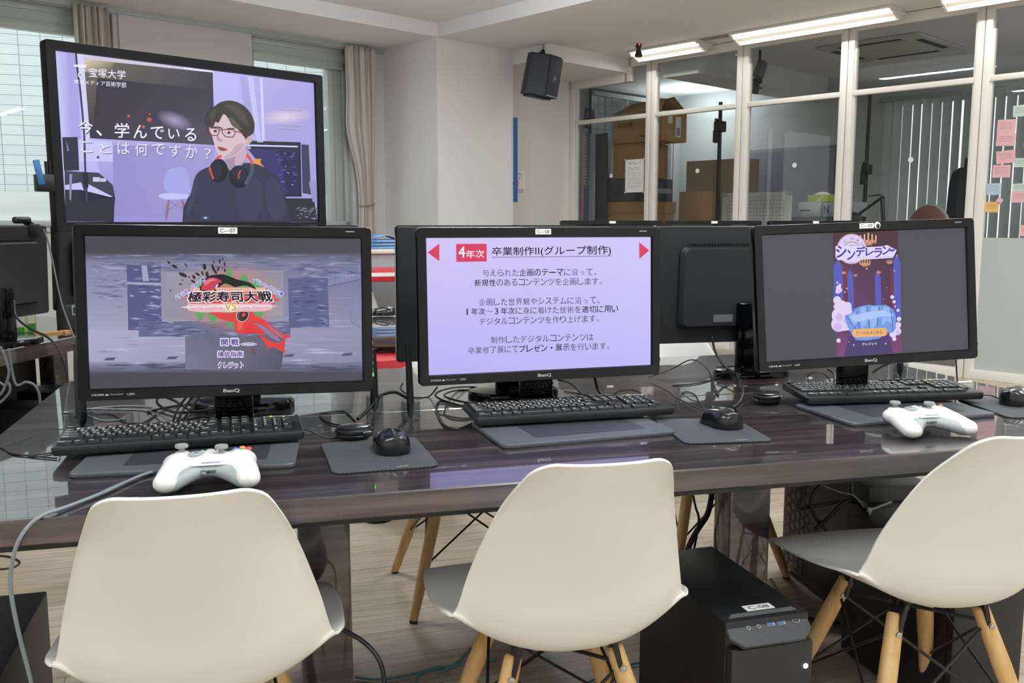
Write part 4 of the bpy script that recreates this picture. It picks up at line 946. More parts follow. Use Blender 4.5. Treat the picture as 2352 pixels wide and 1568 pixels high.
def chair(label, loc, rz, group):
    t = thing('shell_chair', label, 'chair', loc, rz, group)
    link('shell', SHELLME, t)
    feet = {}; tops = {}
    for sx in (-1, 1):
        for sy in (-1, 1):
            T = Vector((sx*.095, .125+sy*.09, .385)); F = Vector((sx*.205, .125+sy*.20, .006)); tops[sx, sy] = T; feet[sx, sy] = F
            b = MB(); b.rod([(0, .0135), (.012, .0165), (.3, .0185), (.7, .0165), (1, .0125)], T, F, 18); lg = b.build('leg', BEECH, t)
            d = (F-T)
            b = MB(); b.rod([(0, .0125), (1, .012)], T+d*.985, F+Vector((0, 0, -.006)), 14); b.build('foot_pad', BLK, lg)
            b = MB(); c = T+d*.09; b.rod([(0, .003), (.04, .0065), (.08, .007), (.12, .004), (.88, .004), (.92, .007), (.96, .0065), (1, .003)], c-Vector((0, .0215, 0)), c+Vector((0, .0215, 0)), 12); b.build('bolt', STEEL, lg)
            b = MB(); p = T+d*.05; b.box(p+Vector((-sx*.006, 0, .014)), (.010, .040, .065), .001, 1, Matrix.Rotation(-sx*R(14), 3, 'Y')); b.box(T+Vector((-sx*.016, -sy*.006, .026)), (.04, .026, .020), .004); b.build('bracket', WIRE, t)
    w = MB()
    at_ = lambda sx, sy, k: tops[sx, sy] + (feet[sx, sy]-tops[sx, sy])*k
    for sx in (-1, 1):
        w.cyl(at_(sx, -1, .09), at_(sx, 1, .62), .0032, n=8); w.cyl(at_(sx, 1, .09), at_(sx, -1, .62), .0032, n=8)
    for sy in (-1, 1):
        w.cyl(at_(-1, sy, .09), at_(1, sy, .62), .0032, n=8); w.cyl(at_(1, sy, .09), at_(-1, sy, .62), .0032, n=8)
    w.cyl(at_(-1, -1, .08), at_(1, 1, .08), .004, n=8); w.cyl(at_(-1, 1, .08), at_(1, -1, .08), .004, n=8)
    w.build('wire_bracing', WIRE, t); return t
C1 = chair('white shell chair at lower left, back towards us, before the C-07 screen', (-.124, 1.466, 0), R(0), 'white chairs in front')
dup(C1, (.501, 1.472, 0), R(-3), 'white shell chair in the middle, back towards us, before the C-08 screen')
dup(C1, (1.289, 1.447, 0), R(-4), 'white shell chair at the right edge, back towards us, before the C-09 screen')
dup(C1, (.585, 2.86, 0), PI, 'white shell chair behind the back desk, wooden legs left of the middle chair', 'white chairs behind')
dup(C1, (1.405, 2.87, 0), PI+R(2), 'white shell chair behind the back desk, legs beside the tower with vents', 'white chairs behind')
dup(C1, (.44, 5.2, 0), 0, 'white shell chair far back between the C-07 and C-08 screens', 'white chairs behind')

# ------------------------------------------------------------------ computers under the desks
CASE = mat('black_case_paint', '131416', .45, bump=.1, bscale=900); CFRONT = mat('black_case_front', '1b1b1c', .5)
def tower(label, c, rz, size=(.178, .375, .425), tagtxt=None, kind=0):
    w, d, h = size; t = thing('computer_tower', label, 'computer', (c[0], c[1], 0), rz, 'black computer towers')
    b = MB(); b.span((-w/2, 0, .018), (w/2, d, h), .003); b.build('case', CASE, t)
    for sx in (-1, 1):
        for y in (.04, d-.04): f = MB(); f.cyl((sx*(w/2-.03), y, 0), (sx*(w/2-.03), y, .019), .014); f.build('foot', BLK, t)
    f = MB(); f.span((-w/2+.002, -.022, .02), (w/2-.002, .0005, h-.045), .006); f.build('front_panel', CFRONT, t)
    if kind == 0:
        p = MB(); a = w/2-.002; zs = h-.03
        p.slab([(-a, -.016), (-a+.022, -.036), (a-.022, -.036), (a, -.016), (a, .012), (a-.02, .032), (-a+.02, .032), (-a, .012)], 0, .01, .002, Matrix.Translation((0, .004, zs+.008)) @ Matrix.Rotation(R(38), 4, 'X'))
        p.build('port_strip', mat('case_strip', '35373a', .35), t)
        MP = Matrix.Translation((0, .004, zs+.008)) @ Matrix.Rotation(R(38), 4, 'X')
        for x in (-.042, -.021):
            k = MB(); k.cyl(MP @ Vector((x, 0, .0095)), MP @ Vector((x, 0, .0112)), .0042, n=18); ar = k.build('audio_ring', STEEL, t)
            k = MB(); k.cyl(MP @ Vector((x, 0, .0110)), MP @ Vector((x, 0, .0116)), .0024, n=14); k.build('audio_hole', BLK, ar)
        for x in (.005, .028):
            k = MB(); k.box(MP @ Vector((x, .001, .0105)), (.017, .008, .0016), 0, 1, Matrix.Rotation(R(38), 3, 'X')); uf = k.build('usb_frame', STEEL, t)
            k = MB(); k.box(MP @ Vector((x-.001, .001, .0114)), (.013, .0055, .0012), 0, 1, Matrix.Rotation(R(38), 3, 'X')); k.build('usb_tongue', mat('usb_blue', '31508f', .4), uf)
        k = MB(); k.slab([(-.008, .0035), (.008, .0035), (.008, -.001), (.005, -.004), (-.005, -.004), (-.008, -.001)], .0095, .0113, 0, MP @ Matrix.Translation((.06, .001, 0))); hf = k.build('hdmi_frame', STEEL, t)
        k = MB(); k.slab([(-.0065, .0022), (.0065, .0022), (.0065, -.0008), (.004, -.0026), (-.004, -.0026), (-.0065, -.0008)], .0112, .0118, 0, MP @ Matrix.Translation((.06, .001, 0))); k.build('hdmi_hole', BLK, hf)
        k = MB(); k.cyl((w/2-.018, -.0235, h-.095), (w/2-.018, -.021, h-.095), .0048, n=18); k.build('power_light', mat('white_led', 'ffffff', .3, emit='eef2ff', estr=5), t)
    elif kind == 1:
        for z in (h-.07, h-.085, h-.13, h-.145):
            k = MB(); k.span((-w/2+.006, -.0235, z), (w/2-.006, -.021, z+.002)); k.build('bay_line', DGREY, t)
        k = MB(); k.span((.0, -.028, h-.09), (.02, -.022, h-.07), .002); k.build('bay_button', BLK, t)
        hxm = MB()                                                    # honeycomb vents along the side
        for i in range(5):
            for j in range(11):
                yc = d-.035-.031*i; zc = .05+.034*j + (.017 if i % 2 else 0)
                if zc > h-.03: continue
                O = [(yc+.0185*math.cos(PI/3*q), zc+.0175*math.sin(PI/3*q)) for q in range(6)]; I = [(yc+.0145*math.cos(PI/3*q), zc+.0135*math.sin(PI/3*q)) for q in range(6)]
                hxm.add([(-w/2-.0006, *p) for p in O]+[(-w/2-.0006, *p) for p in I], [(q, (q+1) % 6, 6+(q+1) % 6, 6+q) for q in range(6)])
        hxm.build('honeycomb_vents', mat('vent_black', '060607', .7), t)
    if tagtxt:
        s = MB(); s.slab(rrect(.060, .024, .001, 2), 0, .0006, 0, Matrix.Translation((.008, .047, h))); put_text(s, tagtxt, -.014, -.007, .044, .013, 0, 1, 0, Matrix.Translation((0, .047, h+.0009)) @ Matrix(((1, 0, 0, 0), (0, 0, 1, 0), (0, 1, 0, 0), (0, 0, 0, 1))))
        s.build('name_sticker', [LBL, INK], t)
    return t
tower('black computer tower tagged C-08 under the front desk', (.888, 1.455), R(1.5), tagtxt='C-08')
tower('black computer tower at the lower left corner', (-.535, 1.50), R(1), (.19, .43, .43), kind=2)
tower('black computer tower with honeycomb side vents under the back desk', (1.70, 2.125), R(-5), (.19, .50, .43), kind=1)
tower('black computer tower behind the legs of the right chair', (1.57, 1.66), R(0), (.20, .38, .40), kind=2)

for k, (e_, n_) in enumerate(((.80, .08), (.45, .06))):
    q = LP + LE*e_ + LN*n_; tower(['black computer tower under the side desk, the farther one', 'black computer tower under the side desk, the nearer one'][k], (q.x, q.y), la, (.19, .42, .43), kind=2)
# ------------------------------------------------------------------ cables
NC = [0]
def cable(label, pts, r=.0022, m=None, name='cable', group='cables'):
    b = MB(); b.tube(pts, r, 8, 8); return tag(b.build(name, m or CABLE, sharp=180), label, 'cable', group)
def ds(pts, r=.0022, lift=None):
    """points of the photograph lying on the desk; lift gives the height of some above it"""
    return [at(x, y, .7206 + r + (lift or {}).get(i, 0)) for i, (x, y) in enumerate(pts)]
cable('grey cable running from the left controller over the desk edge to the floor', [at(470, 1088, .745), at(400, 1075, .728)] + [at(x, y, .7245) for x, y in ((330, 1090), (240, 1130), (150, 1165), (100, 1182))] + [at_y(62, 1212, 1.455), at_y(35, 1262, 1.45), at_y(24, 1340, 1.46), at_y(40, 1440, 1.47), at_y(72, 1568, 1.49), at_y(85, 1640, 1.5)], .0032, GCABLE, 'controller_cable')
cable('thin cable running left from under the C-07 keyboard', ds([(130, 1052), (80, 1048), (30, 1040), (8, 1030), (-30, 1012)], .0016), .0016)
cable('thin cable crossing in front of the C-07 keyboard corner at left', ds([(118, 1040), (70, 1045), (30, 1042), (5, 1028), (-20, 1020)], .0016), .0016)
cable('black cable looping from the C-07 keyboard to the round device', ds([(380, 975), (470, 957), (520, 968), (640, 975), (700, 985), (750, 1005), (785, 1003)], .0018, {1: .03, 2: .035, 3: .03, 4: .02, 5: .002}), .0018)
cable('grey cable lying from the left desk edge to behind the C-07 cup', ds([(145, 947), (180, 942), (240, 935), (300, 932), (350, 934)], .0018), .0018, GCABLE)
cable('grey cable bending at the left desk edge towards the C-07 cup', ds([(145, 947), (190, 950), (235, 965), (290, 962)], .0018), .0018, GCABLE)
cable('grey cable running behind the left cup to the cable bunch', ds([(205, 938), (280, 940), (340, 944), (390, 965), (398, 975)], .0018, {3: .01}), .0018, GCABLE)
cable('dark cable crossing the purple reflection below the C-07 screen', ds([(225, 985), (300, 972), (330, 970), (380, 940), (440, 925)], .0016), .0016)
cable('dark cable crossing the other way below the C-07 screen', ds([(215, 950), (260, 952), (295, 972), (360, 975)], .0016), .0016)
cable('thick black loop of cable below the C-07 screen', ds([(500, 935), (450, 945), (400, 946), (365, 930), (362, 915), (380, 912), (410, 925), (440, 945)], .003, {0: .02, 1: .02, 2: .02, 3: .03, 4: .035, 5: .03, 6: .02}), .003)
cable('second black cable loop below the C-07 screen', ds([(505, 928), (460, 930), (420, 930), (360, 940), (340, 945)], .0028, {0: .02, 1: .014, 2: .014}), .0028)
for k, (x0, x1) in enumerate(((398, 395), (412, 404), (428, 412))):
    cable(['first', 'second', 'third'][k] + ' black lead hanging in the bunch behind the C-07 keyboard', ds([(x0+35, 905), (x0+10, 940), (x1, 975)], .0026, {0: .05, 1: .03}), .0026)
cable('thick black cable rising over the desk right of C-07 to the C-08 cup', ds([(822, 962), (848, 938), (875, 908), (905, 900), (925, 908), (945, 920)], .0042, {1: .015, 2: .035, 3: .04, 4: .03, 5: .01}), .0042)
cable('black cable looping left of the C-08 keyboard', ds([(1080, 937), (1020, 922), (1005, 925), (1004, 945), (1020, 975), (1050, 985), (1085, 972)], .0026), .0026)
cable('cable coil under the C-08 screen, outer ring', ds([(1140, 908), (1130, 925), (1080, 935), (1020, 920), (1000, 905), (1030, 892), (1080, 888), (1125, 895), (1140, 908)], .0024, {2: .01, 3: .015, 4: .02, 5: .02}), .0024)
cable('cable coil under the C-08 screen, inner ring', ds([(1125, 915), (1105, 925), (1060, 922), (1020, 908), (1050, 896), (1100, 898), (1130, 912)], .0024, {1: .012, 2: .02, 3: .02}), .0024)
cable('thin black cable curving up left of the C-08 screen', ds([(1005, 888), (985, 910), (955, 912), (935, 905), (920, 893), (925, 880)], .002, {0: .03, 4: .02, 5: .04}), .002)
cable('black cable drooping from under C-08 behind its keyboard', ds([(1165, 935), (1185, 922), (1195, 900)], .0022, {2: .04}), .0022)
cable('black cable hanging right of the C-08 stand', ds([(1270, 878), (1262, 895), (1275, 915), (1300, 930)], .0024, {0: .06, 1: .04, 2: .02}), .0024)
cable('thin cable arching right of the C-08 stand', ds([(1280, 872), (1310, 880), (1335, 905)], .002, {0: .06, 1: .05}), .002)
cable('thick black cable dropping behind the right half of C-08', ds([(1365, 860), (1372, 890), (1385, 912)], .004, {0: .06, 1: .02}), .004)
cable('thin cable lying from C-08 towards the right', ds([(1295, 898), (1340, 905), (1420, 925), (1480, 932)], .0016), .0016)
cable('thin cable loop behind the C-08 keyboard', ds([(1400, 915), (1420, 897), (1460, 895), (1480, 910)], .0018), .0018)
cable('thin cable arching over the back desk right of C-08', ds([(1490, 866), (1540, 848), (1590, 826), (1625, 848), (1640, 885), (1650, 905)], .0018, {1: .02, 2: .055, 3: .04}), .0018)
cable('mouse lead curving behind the C-08 mouse', ds([(1640, 958), (1610, 928), (1595, 905), (1570, 900), (1558, 925), (1560, 945)], .0014), .0014)
cable('thin cable lying right of the C-08 keyboard', ds([(1500, 880), (1540, 900), (1550, 910), (1590, 930), (1620, 945)], .0014), .0014)
cable('thin cable running across the desk joint before the rear monitor base', ds([(1545, 885), (1600, 880), (1640, 870), (1680, 855), (1708, 842)], .0018, {3: .01, 4: .03}), .0018)
cable('black cable falling from the rear monitor ports in a wide curve to the desk', [at_y(1636, 772, 2.40), at_y(1642, 805, 2.39), at_y(1662, 838, 2.36), at_y(1692, 862, 2.3), at(1706, 895, .735), at(1700, 920, .7255), at(1685, 935, .7245)], .0035)
cable('black cable ring left of the rear monitor base', ds([(1650, 908), (1635, 885), (1640, 862), (1670, 855), (1690, 850)], .002, {2: .01, 3: .02, 4: .03}), .002)
cable('short black cable loop under the C-09 screen', ds([(1858, 880), (1856, 862), (1872, 855), (1895, 860), (1908, 876)], .002, {1: .02, 2: .03, 3: .02}), .002)
cable('black plug lead left of the C-09 stand', ds([(1902, 848), (1915, 858), (1918, 875)], .0035, {0: .02, 1: .015}), .0035)
cable('thick cable right of the C-09 stand', ds([(2005, 855), (2020, 845), (2045, 832)], .004, {0: .01, 1: .03, 2: .06}), .004)
cable('thin cable hanging down from the right part of C-09', ds([(2195, 818), (2197, 850), (2199, 878)], .002, {0: .09, 1: .05, 2: .01}), .002)
cable('mouse lead from the C-09 keyboard to the mouse at the right edge', ds([(2252, 908), (2275, 908), (2300, 918), (2315, 925)], .0016, {0: .02, 1: .016, 2: .004}), .0016)
cable('thin black lead left of the round device by C-07', ds([(830, 982), (815, 965), (790, 945), (750, 947), (735, 955), (760, 972), (800, 978)], .0018), .0018)
cable('black cable hanging down left of the floor behind the right front leg', [at_y(1636, 1130, 1.95), at_y(1625, 1180, 1.97), at_y(1600, 1220, 1.99), at_y(1580, 1262, 2.0), at_y(1570, 1320, 2.0)], .007)
cable('thinner cable hanging beside the thick one below the desk', [at_y(1590, 1128, 1.95), at_y(1598, 1165, 1.95), at_y(1605, 1190, 1.96), at_y(1600, 1230, 1.98), at_y(1588, 1290, 2.0)], .003)
cable('black cable curving on the floor right of the C-08 tower', [at(1770, 1330, .02), at(1800, 1375, .012), at(1840, 1410, .008), at(1885, 1425, .008), at(1930, 1430, .008)], .005)
cable('black cable arching from behind the left chair down to the floor', [at_y(775, 1440, 1.62), at_y(830, 1470, 1.60), at_y(868, 1510, 1.58), at_y(882, 1560, 1.57), at_y(884, 1640, 1.56)], .0045)
TEAL = mat('teal_cable', '4f8289', .45)
for k, P in enumerate(([(815, 1555), (880, 1560), (960, 1545), (1010, 1530), (1030, 1535)], [(1000, 1545), (1040, 1530), (1080, 1490), (1120, 1470), (1125, 1440)], [(955, 1568), (960, 1550), (1000, 1535), (1060, 1525), (1140, 1515)], [(1350, 1568), (1400, 1540), (1450, 1525), (1500, 1518)])):
    cable('teal network cable ' + ['curving along the floor left of the middle chair', 'rising behind the left leg of the middle chair', 'looping by the middle chair leg', 'on the floor right of the middle chair'][k], [at(x, y, .006) for x, y in P], .0035, TEAL, 'network_cable', 'teal cables')
for k, P in enumerate(([(1850, 1115), (1842, 1140), (1835, 1165), (1870, 1162), (1940, 1150), (1965, 1155)], [(1885, 1110), (1862, 1145), (1872, 1185), (1895, 1215), (1920, 1240)], [(1870, 1215), (1900, 1190), (1935, 1155), (1965, 1150), (1990, 1180), (1998, 1210)], [(1955, 1110), (1955, 1130), (1965, 1145), (1990, 1165), (2010, 1190)], [(1890, 1115), (1930, 1130), (1960, 1138), (1985, 1165)])):
    cable(['thick black lead on the vented side of the tower', 'black lead bending down past the honeycomb vents', 'arched black cable before the vented tower', 'black lead dropping from the desk to the cable tie', 'thin grey lead above the cable tie'][k], [at_y(x, y, 2.06-.012*k) for x, y in P], .0055 if k < 4 else .002, None if k < 4 else GCABLE)
z = MB(); P = [at_y(x, y, 2.0) for x, y in ((1985, 1197), (1996, 1185), (1998, 1172), (1993, 1168), (2000, 1170), (2048, 1152))]; z.tube(P, .003, 6, 5); z.box(at_y(1997, 1171, 1.997), (.011, .009, .012), .002); tag(z.build('cable_tie', mat('tie_white', 'c9cbc6', .45)), 'white cable tie around the leads under the right desk', 'cable tie')
for k, P in enumerate(([(0, 795), (8, 812), (16, 835), (20, 860), (5, 900), (-20, 925)], [(20, 800), (35, 880), (60, 877), (80, 885), (90, 905), (92, 925)], [(-10, 870), (10, 885), (20, 880), (22, 900), (0, 925)])):
    cable(['grey cable hanging at the left edge before the side desk', 'grey cable arching over the dark floor at left', 'thick grey cable coil at the left edge'][k], [at_y(x, y, 2.75+.05*k) for x, y in P], .0036, mat('dim_cable', '5a5f62', .5))
cable('webcam cable falling from the grey monitor past the green carton', [at_y(100, 525, 3.55), at_y(112, 560, 3.55), at_y(125, 620, 3.54), at_y(140, 690, 3.52), at_y(155, 735, 3.5), at_y(170, 775, 3.45)], .003, mat('dim_cable', '5a5f62', .5))
cable('black cable dropping from the grey monitor over the side desk edge', [at_y(32, 690, 3.7), at_y(38, 728, 3.65), at_y(70, 755, 3.55), at_y(110, 775, 3.42), at_y(138, 805, 3.38), at_y(152, 850, 3.37), at_y(155, 885, 3.37)], .004)
cable('thin loop of cable on the floor at the left edge', [at(x, y, .004) for x, y in ((-20, 1275), (20, 1278), (45, 1290), (30, 1302), (-10, 1308))], .003)

# ------------------------------------------------------------------ television with a lit picture
pt = Pic([(352, 340), (2095, 548), (2120, 1468), (410, 1482)], 1.052, .592)
pt.full(['c9c5f2', 'a9a3e0', 'a79dd8', '8f8bd0'])
pt.poly([(352, 340), (550, 370), (640, 1100), (700, 1480), (410, 1482)], 'b9b7ee'); pt.grad([(352, 340), (430, 350), (470, 930), (395, 930)], ['c4c0f4', 'b2aee8', 'a29ee0', 'c8c6f6'])
pt.poly([(430, 350), (490, 358), (510, 560), (520, 930), (470, 930)], 'a6a2e2'); pt.poly([(500, 360), (560, 366), (585, 800), (575, 1000), (540, 1000)], 'd2cff8')
pt.poly([(545, 368), (1420, 468), (1425, 482), (548, 398)], 'cfc4d8'); pt.poly([(1225, 446), (1420, 468), (1420, 480), (1228, 462)], 'dcdcf8')
pt.grad([(548, 395), (1418, 480), (1428, 960), (585, 920)], ['6c665c', '232030', '3c3a62', '2b2738']); pt.grad([(640, 520), (1380, 590), (1420, 955), (600, 918)], ['2c2739', '252238', '524c5e', '332d3e'])
pt.ell(1160, 800, 130, 60, 'a49ac0', 20, edge=''); pt.grad([(548, 395), (760, 415), (700, 500), (555, 480)], ['d8cfae', '8a8268', '4a444c', 'a69c86'])
for x, y, r in ((848, 772, 10), (990, 757, 7), (988, 795, 16), (948, 842, 11), (1105, 786, 7)): pt.ell(x, y, r, r*.9, 'd0504a', 0, 12); pt.l -= 1
pt.l += 1
pt.poly([(1418, 478), (1600, 500), (1590, 640), (1720, 900), (1760, 930), (1600, 900), (1430, 690)], 'b8b6f0'); pt.poly([(1600, 500), (1650, 505), (1700, 900), (1640, 880)], 'a4a2e0'); pt.poly([(1650, 505), (1690, 510), (1740, 930), (1710, 930)], 'c3c2f4'); pt.poly([(1690, 510), (1740, 515), (1775, 930), (1740, 930)], 'acaae6'); pt.poly([(1735, 515), (1752, 517), (1765, 930), (1748, 930)], 'cfcefa')
pt.ell(1900, 770, 200, 60, 'e2cfe0', -6, edge='')
for y in (722, 825, 850): pt.line([(1850, y), (2010, y+10)], 5, '9690ba')
pt.poly([(510, 930), (735, 940), (740, 1065), (840, 1062), (842, 1078), (515, 1072)], 'c6c4f4'); pt.poly([(735, 1060), (845, 1060), (845, 1080), (740, 1080)], 'b2b0ea'); pt.ell(637, 1047, 10, 10, '5a5a8a')
pt.grad([(740, 965), (1440, 968), (1300, 1440), (740, 1440)], ['938cc8', 'a29bd6', '9f94cf', '958cc8'])
# left desk, stand and pole
pt.poly([(395, 915), (500, 912), (508, 1135), (405, 1140)], '2b2c3e'); pt.poly([(420, 930), (440, 1000), (430, 1010)], '8f8ec0')
pt.poly([(408, 1140), (640, 1150), (735, 1230), (752, 1320), (745, 1365), (740, 1470), (410, 1480)], '3b3c4e'); pt.poly([(410, 1235), (520, 1215), (560, 1340), (525, 1345), (515, 1265), (412, 1265)], 'c2c2f2'); pt.poly([(565, 1225), (735, 1310), (610, 1322), (605, 1345), (560, 1345)], 'c6c6f6'); pt.poly([(410, 1265), (515, 1265), (525, 1345), (560, 1350), (605, 1345), (610, 1325), (752, 1320), (745, 1365), (740, 1480), (410, 1480)], '2a2d3a')
for q in ((600, 1180, 650, 1210), (652, 1188, 690, 1210)): pt.rect(*q, 'c8c8ee')
pt.poly([(440, 1160), (460, 1160), (450, 1340), (440, 1330)], '8d8db0')
pt.line([(495, 358), (500, 430), (520, 590), (535, 760), (545, 900), (550, 1180), (558, 1345)], 14, '3a3a58'); pt.poly([(528, 1150), (566, 1150), (570, 1250), (540, 1250)], '20202e')
pt.sm = 2
# white chair
pt.poly([(1085, 1160), (1130, 1115), (1200, 1105), (1240, 1120), (1258, 1210), (1270, 1300), (1080, 1290)], 'a5a7e6'); pt.poly([(1040, 1300), (1080, 1280), (1270, 1290), (1262, 1320), (1100, 1328), (1060, 1318)], 'c0c2f4'); pt.poly([(1105, 1325), (1125, 1325), (1108, 1462), (1085, 1462)], '8d7484'); pt.poly([(1195, 1325), (1215, 1325), (1235, 1400), (1220, 1410)], '8d7484'); pt.line([(1110, 1330), (1230, 1400)], 4, '7a74a4'); pt.line([(1215, 1330), (1105, 1400)], 4, '7a74a4')
pt.sm = 0
# monitors at right
pt.poly([(1640, 930), (2005, 938), (2012, 1300), (1880, 1300)], '2a2a3e'); pt.poly([(1650, 955), (1985, 962), (1988, 972), (1652, 966)], 'cfd0ff'); pt.poly([(1650, 985), (1985, 990), (1990, 1285), (1890, 1280)], '36356e'); pt.poly([(1860, 985), (1985, 990), (1990, 1285), (1915, 1280)], '2c2d52')
rn = random.Random(9)
for _ in range(46):
    x, y = rn.uniform(1840, 1970), rn.uniform(990, 1270); pt.rect(x, y, x+rn.uniform(6, 30), y+rn.uniform(3, 10), rn.choice(['6c6cc0', '8888dc', '4a4a90', '23233e'])); pt.l -= 1
pt.l += 1
pt.poly([(1700, 1050), (1740, 1050), (1735, 1075), (1765, 1110), (1690, 1085)], 'e29a3e'); pt.poly([(2010, 952), (2060, 955), (2075, 1285), (2018, 1275)], '3f4060'); pt.rect(1715, 928, 1755, 940, 'b8b8e6')
pt.poly([(1905, 1310), (2080, 1310), (2100, 1340), (2120, 1468), (1930, 1468)], '2c3038'); pt.poly([(2060, 1200), (2118, 1190), (2120, 1340), (2085, 1330)], '9a94c8')
for _ in range(26):
    x, y = rn.uniform(1960, 2100), rn.uniform(1370, 1450); pt.poly([(x, y), (x+rn.uniform(15, 45), y-4), (x+20, y+6)], rn.choice(['6a6f86', '8f95b0', '3d4250'])); pt.l -= 1
pt.l += 1
# subtitle letters behind the head
for ch, x0, y0, x1, y1 in (('今', 505, 800, 603, 890), ('、', 625, 865, 665, 905), ('学', 752, 818, 850, 915), ('ん', 880, 830, 970, 918), ('で', 995, 840, 1085, 922), ('い', 1115, 855, 1190, 920), ('る', 1228, 850, 1302, 935)):
    pt.text(ch, (x0+4, y0+5, x1+4, y1+5), '3a3868', .015); pt.l -= 1; pt.l += 1; pt.text(ch, (x0, y0, x1, y1), 'f2f0ff', .015); pt.l -= 1
pt.l += 2
for ch, x0, y0, x1, y1 in (('こ', 525, 940, 600, 1015), ('と', 650, 955, 728, 1020), ('は', 770, 945, 850, 1025), ('何', 888, 950, 972, 1035), ('で', 1005, 955, 1090, 1030), ('す', 1118, 962, 1198, 1040), ('か', 1232, 962, 1310, 1048), ('？', 1352, 985, 1400, 1050)):
    pt.text(ch, (x0+4, y0+5, x1+4, y1+5), '6a66a4', .01); pt.l -= 1; pt.l += 1; pt.text(ch, (x0, y0, x1, y1), 'e6e4ff', .01); pt.l -= 1
pt.l += 2
pt.rect(478, 432, 562, 446, 'eeeaff'); pt.rect(508, 446, 560, 452, 'eeeaff'); pt.line([(510, 470), (555, 470)], 6, 'eeeaff'); pt.ell(522, 500, 17, 18, 'eeeaff', 0, 18); pt.ell(522, 500, 10, 11, 'a8a4e0', 0, 16)
pt.text('宝塚大学', [(580, 452), (828, 470), (828, 528), (580, 512)], 'f4f0ff', .01); pt.text('東京メディア芸術学部', [(478, 530), (832, 548), (832, 586), (478, 558)], 'eeeaff', .005)
pt.sm = 0
pt.poly([(1212, 1380), (1235, 1395), (1250, 1300), (1900, 1290), (1922, 1380), (1938, 1478), (1205, 1478)], '33354c')
pt.sm = 2
# the speaker in the film: a man with glasses and headphones round his neck
pt.poly([(1205, 1470), (1240, 1380), (1270, 1290), (1280, 1200), (1310, 1140), (1380, 1105), (1470, 1085), (1640, 1075), (1720, 1085), (1800, 1130), (1860, 1180), (1900, 1280), (1925, 1400), (1938, 1470)], '33354c'); pt.poly([(1280, 1210), (1320, 1150), (1300, 1300), (1250, 1440), (1215, 1465)], '3b3e58'); pt.poly([(1780, 1160), (1850, 1190), (1890, 1290), (1915, 1440), (1800, 1465), (1760, 1300)], '3c3f5c'); pt.poly([(1560, 1200), (1760, 1160), (1740, 1460), (1580, 1465)], '3a3c58')
pt.poly([(1500, 960), (1650, 920), (1650, 1060), (1560, 1130), (1525, 1135), (1490, 1060)], 'a58ea4'); pt.poly([(1560, 1010), (1640, 960), (1645, 1050), (1560, 1120)], 'c3aac0')
pt.poly([(1385, 820), (1400, 770), (1470, 745), (1560, 770), (1640, 850), (1682, 880), (1680, 930), (1650, 955), (1620, 985), (1560, 1035), (1500, 1058), (1460, 1045), (1430, 985), (1410, 900), (1392, 870)], 'd6bcc6'); pt.poly([(1560, 960), (1640, 940), (1600, 1000), (1510, 1052), (1470, 1045), (1540, 1010)], 'bfa3b4')
pt.poly([(1640, 900), (1680, 888), (1682, 925), (1660, 955), (1630, 960)], 'c9abb4')
pt.poly([(1370, 830), (1365, 790), (1385, 740), (1430, 700), (1470, 672), (1530, 662), (1600, 680), (1660, 730), (1695, 800), (1695, 860), (1680, 890), (1645, 905), (1632, 930), (1620, 870), (1580, 860), (1530, 800), (1490, 745), (1470, 780), (1450, 820), (1432, 800), (1420, 840), (1400, 845)], '37332f'); pt.poly([(1480, 690), (1560, 690), (1640, 760), (1660, 850), (1600, 800), (1540, 730)], '4b463c'); pt.poly([(1530, 760), (1600, 840), (1620, 862), (1560, 850), (1520, 800)], '5c5748'); pt.poly([(1390, 760), (1440, 710), (1430, 780), (1400, 830)], '45423a')
pt.line([(1398, 848), (1440, 840), (1478, 850)], 9, '3c3038'); pt.line([(1510, 852), (1560, 850)], 8, '4a3c44')
pt.ell(1430, 868, 11, 8, '2c262e'); pt.ell(1522, 878, 11, 8, '2c262e')
for P in ([(1385, 845), (1450, 852), (1458, 870), (1445, 898), (1405, 896), (1388, 870), (1385, 845)], [(1475, 858), (1555, 858), (1565, 880), (1548, 908), (1500, 906), (1478, 880), (1475, 858)], [(1452, 858), (1475, 860)], [(1560, 868), (1620, 880)]): pt.line(P, 6, '7e2f3e')
pt.poly([(1442, 890), (1462, 920), (1488, 930), (1470, 938), (1436, 930)], 'b08ea0'); pt.poly([(1440, 968), (1480, 975), (1520, 990), (1490, 1002), (1455, 996)], 'a3586c'); pt.poly([(1450, 978), (1500, 990), (1470, 990)], '5c2f3a')
pt.line([(1405, 1150), (1390, 1120), (1440, 1050), (1470, 1030)], 16, 'e0503c'); pt.line([(1640, 1022), (1672, 1060), (1678, 1100)], 18, 'e0503c')
pt.ell(1450, 1130, 62, 78, '171a26', 8); pt.ell(1432, 1130, 44, 66, '222636', 8); pt.line([(1392, 1110), (1400, 1150), (1416, 1185)], 12, 'e0503c'); pt.ell(1590, 1170, 66, 76, '171a26', -10); pt.ell(1588, 1150, 50, 56, '262a3c', -12); pt.line([(1600, 1128), (1584, 1160), (1588, 1182)], 8, 'e0503c'); pt.line([(1680, 1090), (1672, 1150), (1630, 1220)], 26, '4a5468')
pt.rect(1333, 1430, 1388, 1458, '33507a'); pt.rect(1352, 1440, 1370, 1452, 'cfd8f0')
TVR = R(30); tvc = Vector((-.235, 3.853, 0))
tv = thing('television', 'large television on a stand showing a man with red headphones', 'television', tvc, TVR)
TM = Matrix.Translation((0, 0, 1.461))
n = 5; O = rrect(1.124, .662, .008, n); I = rrect(1.052, .592, .002, n); k = len(O)
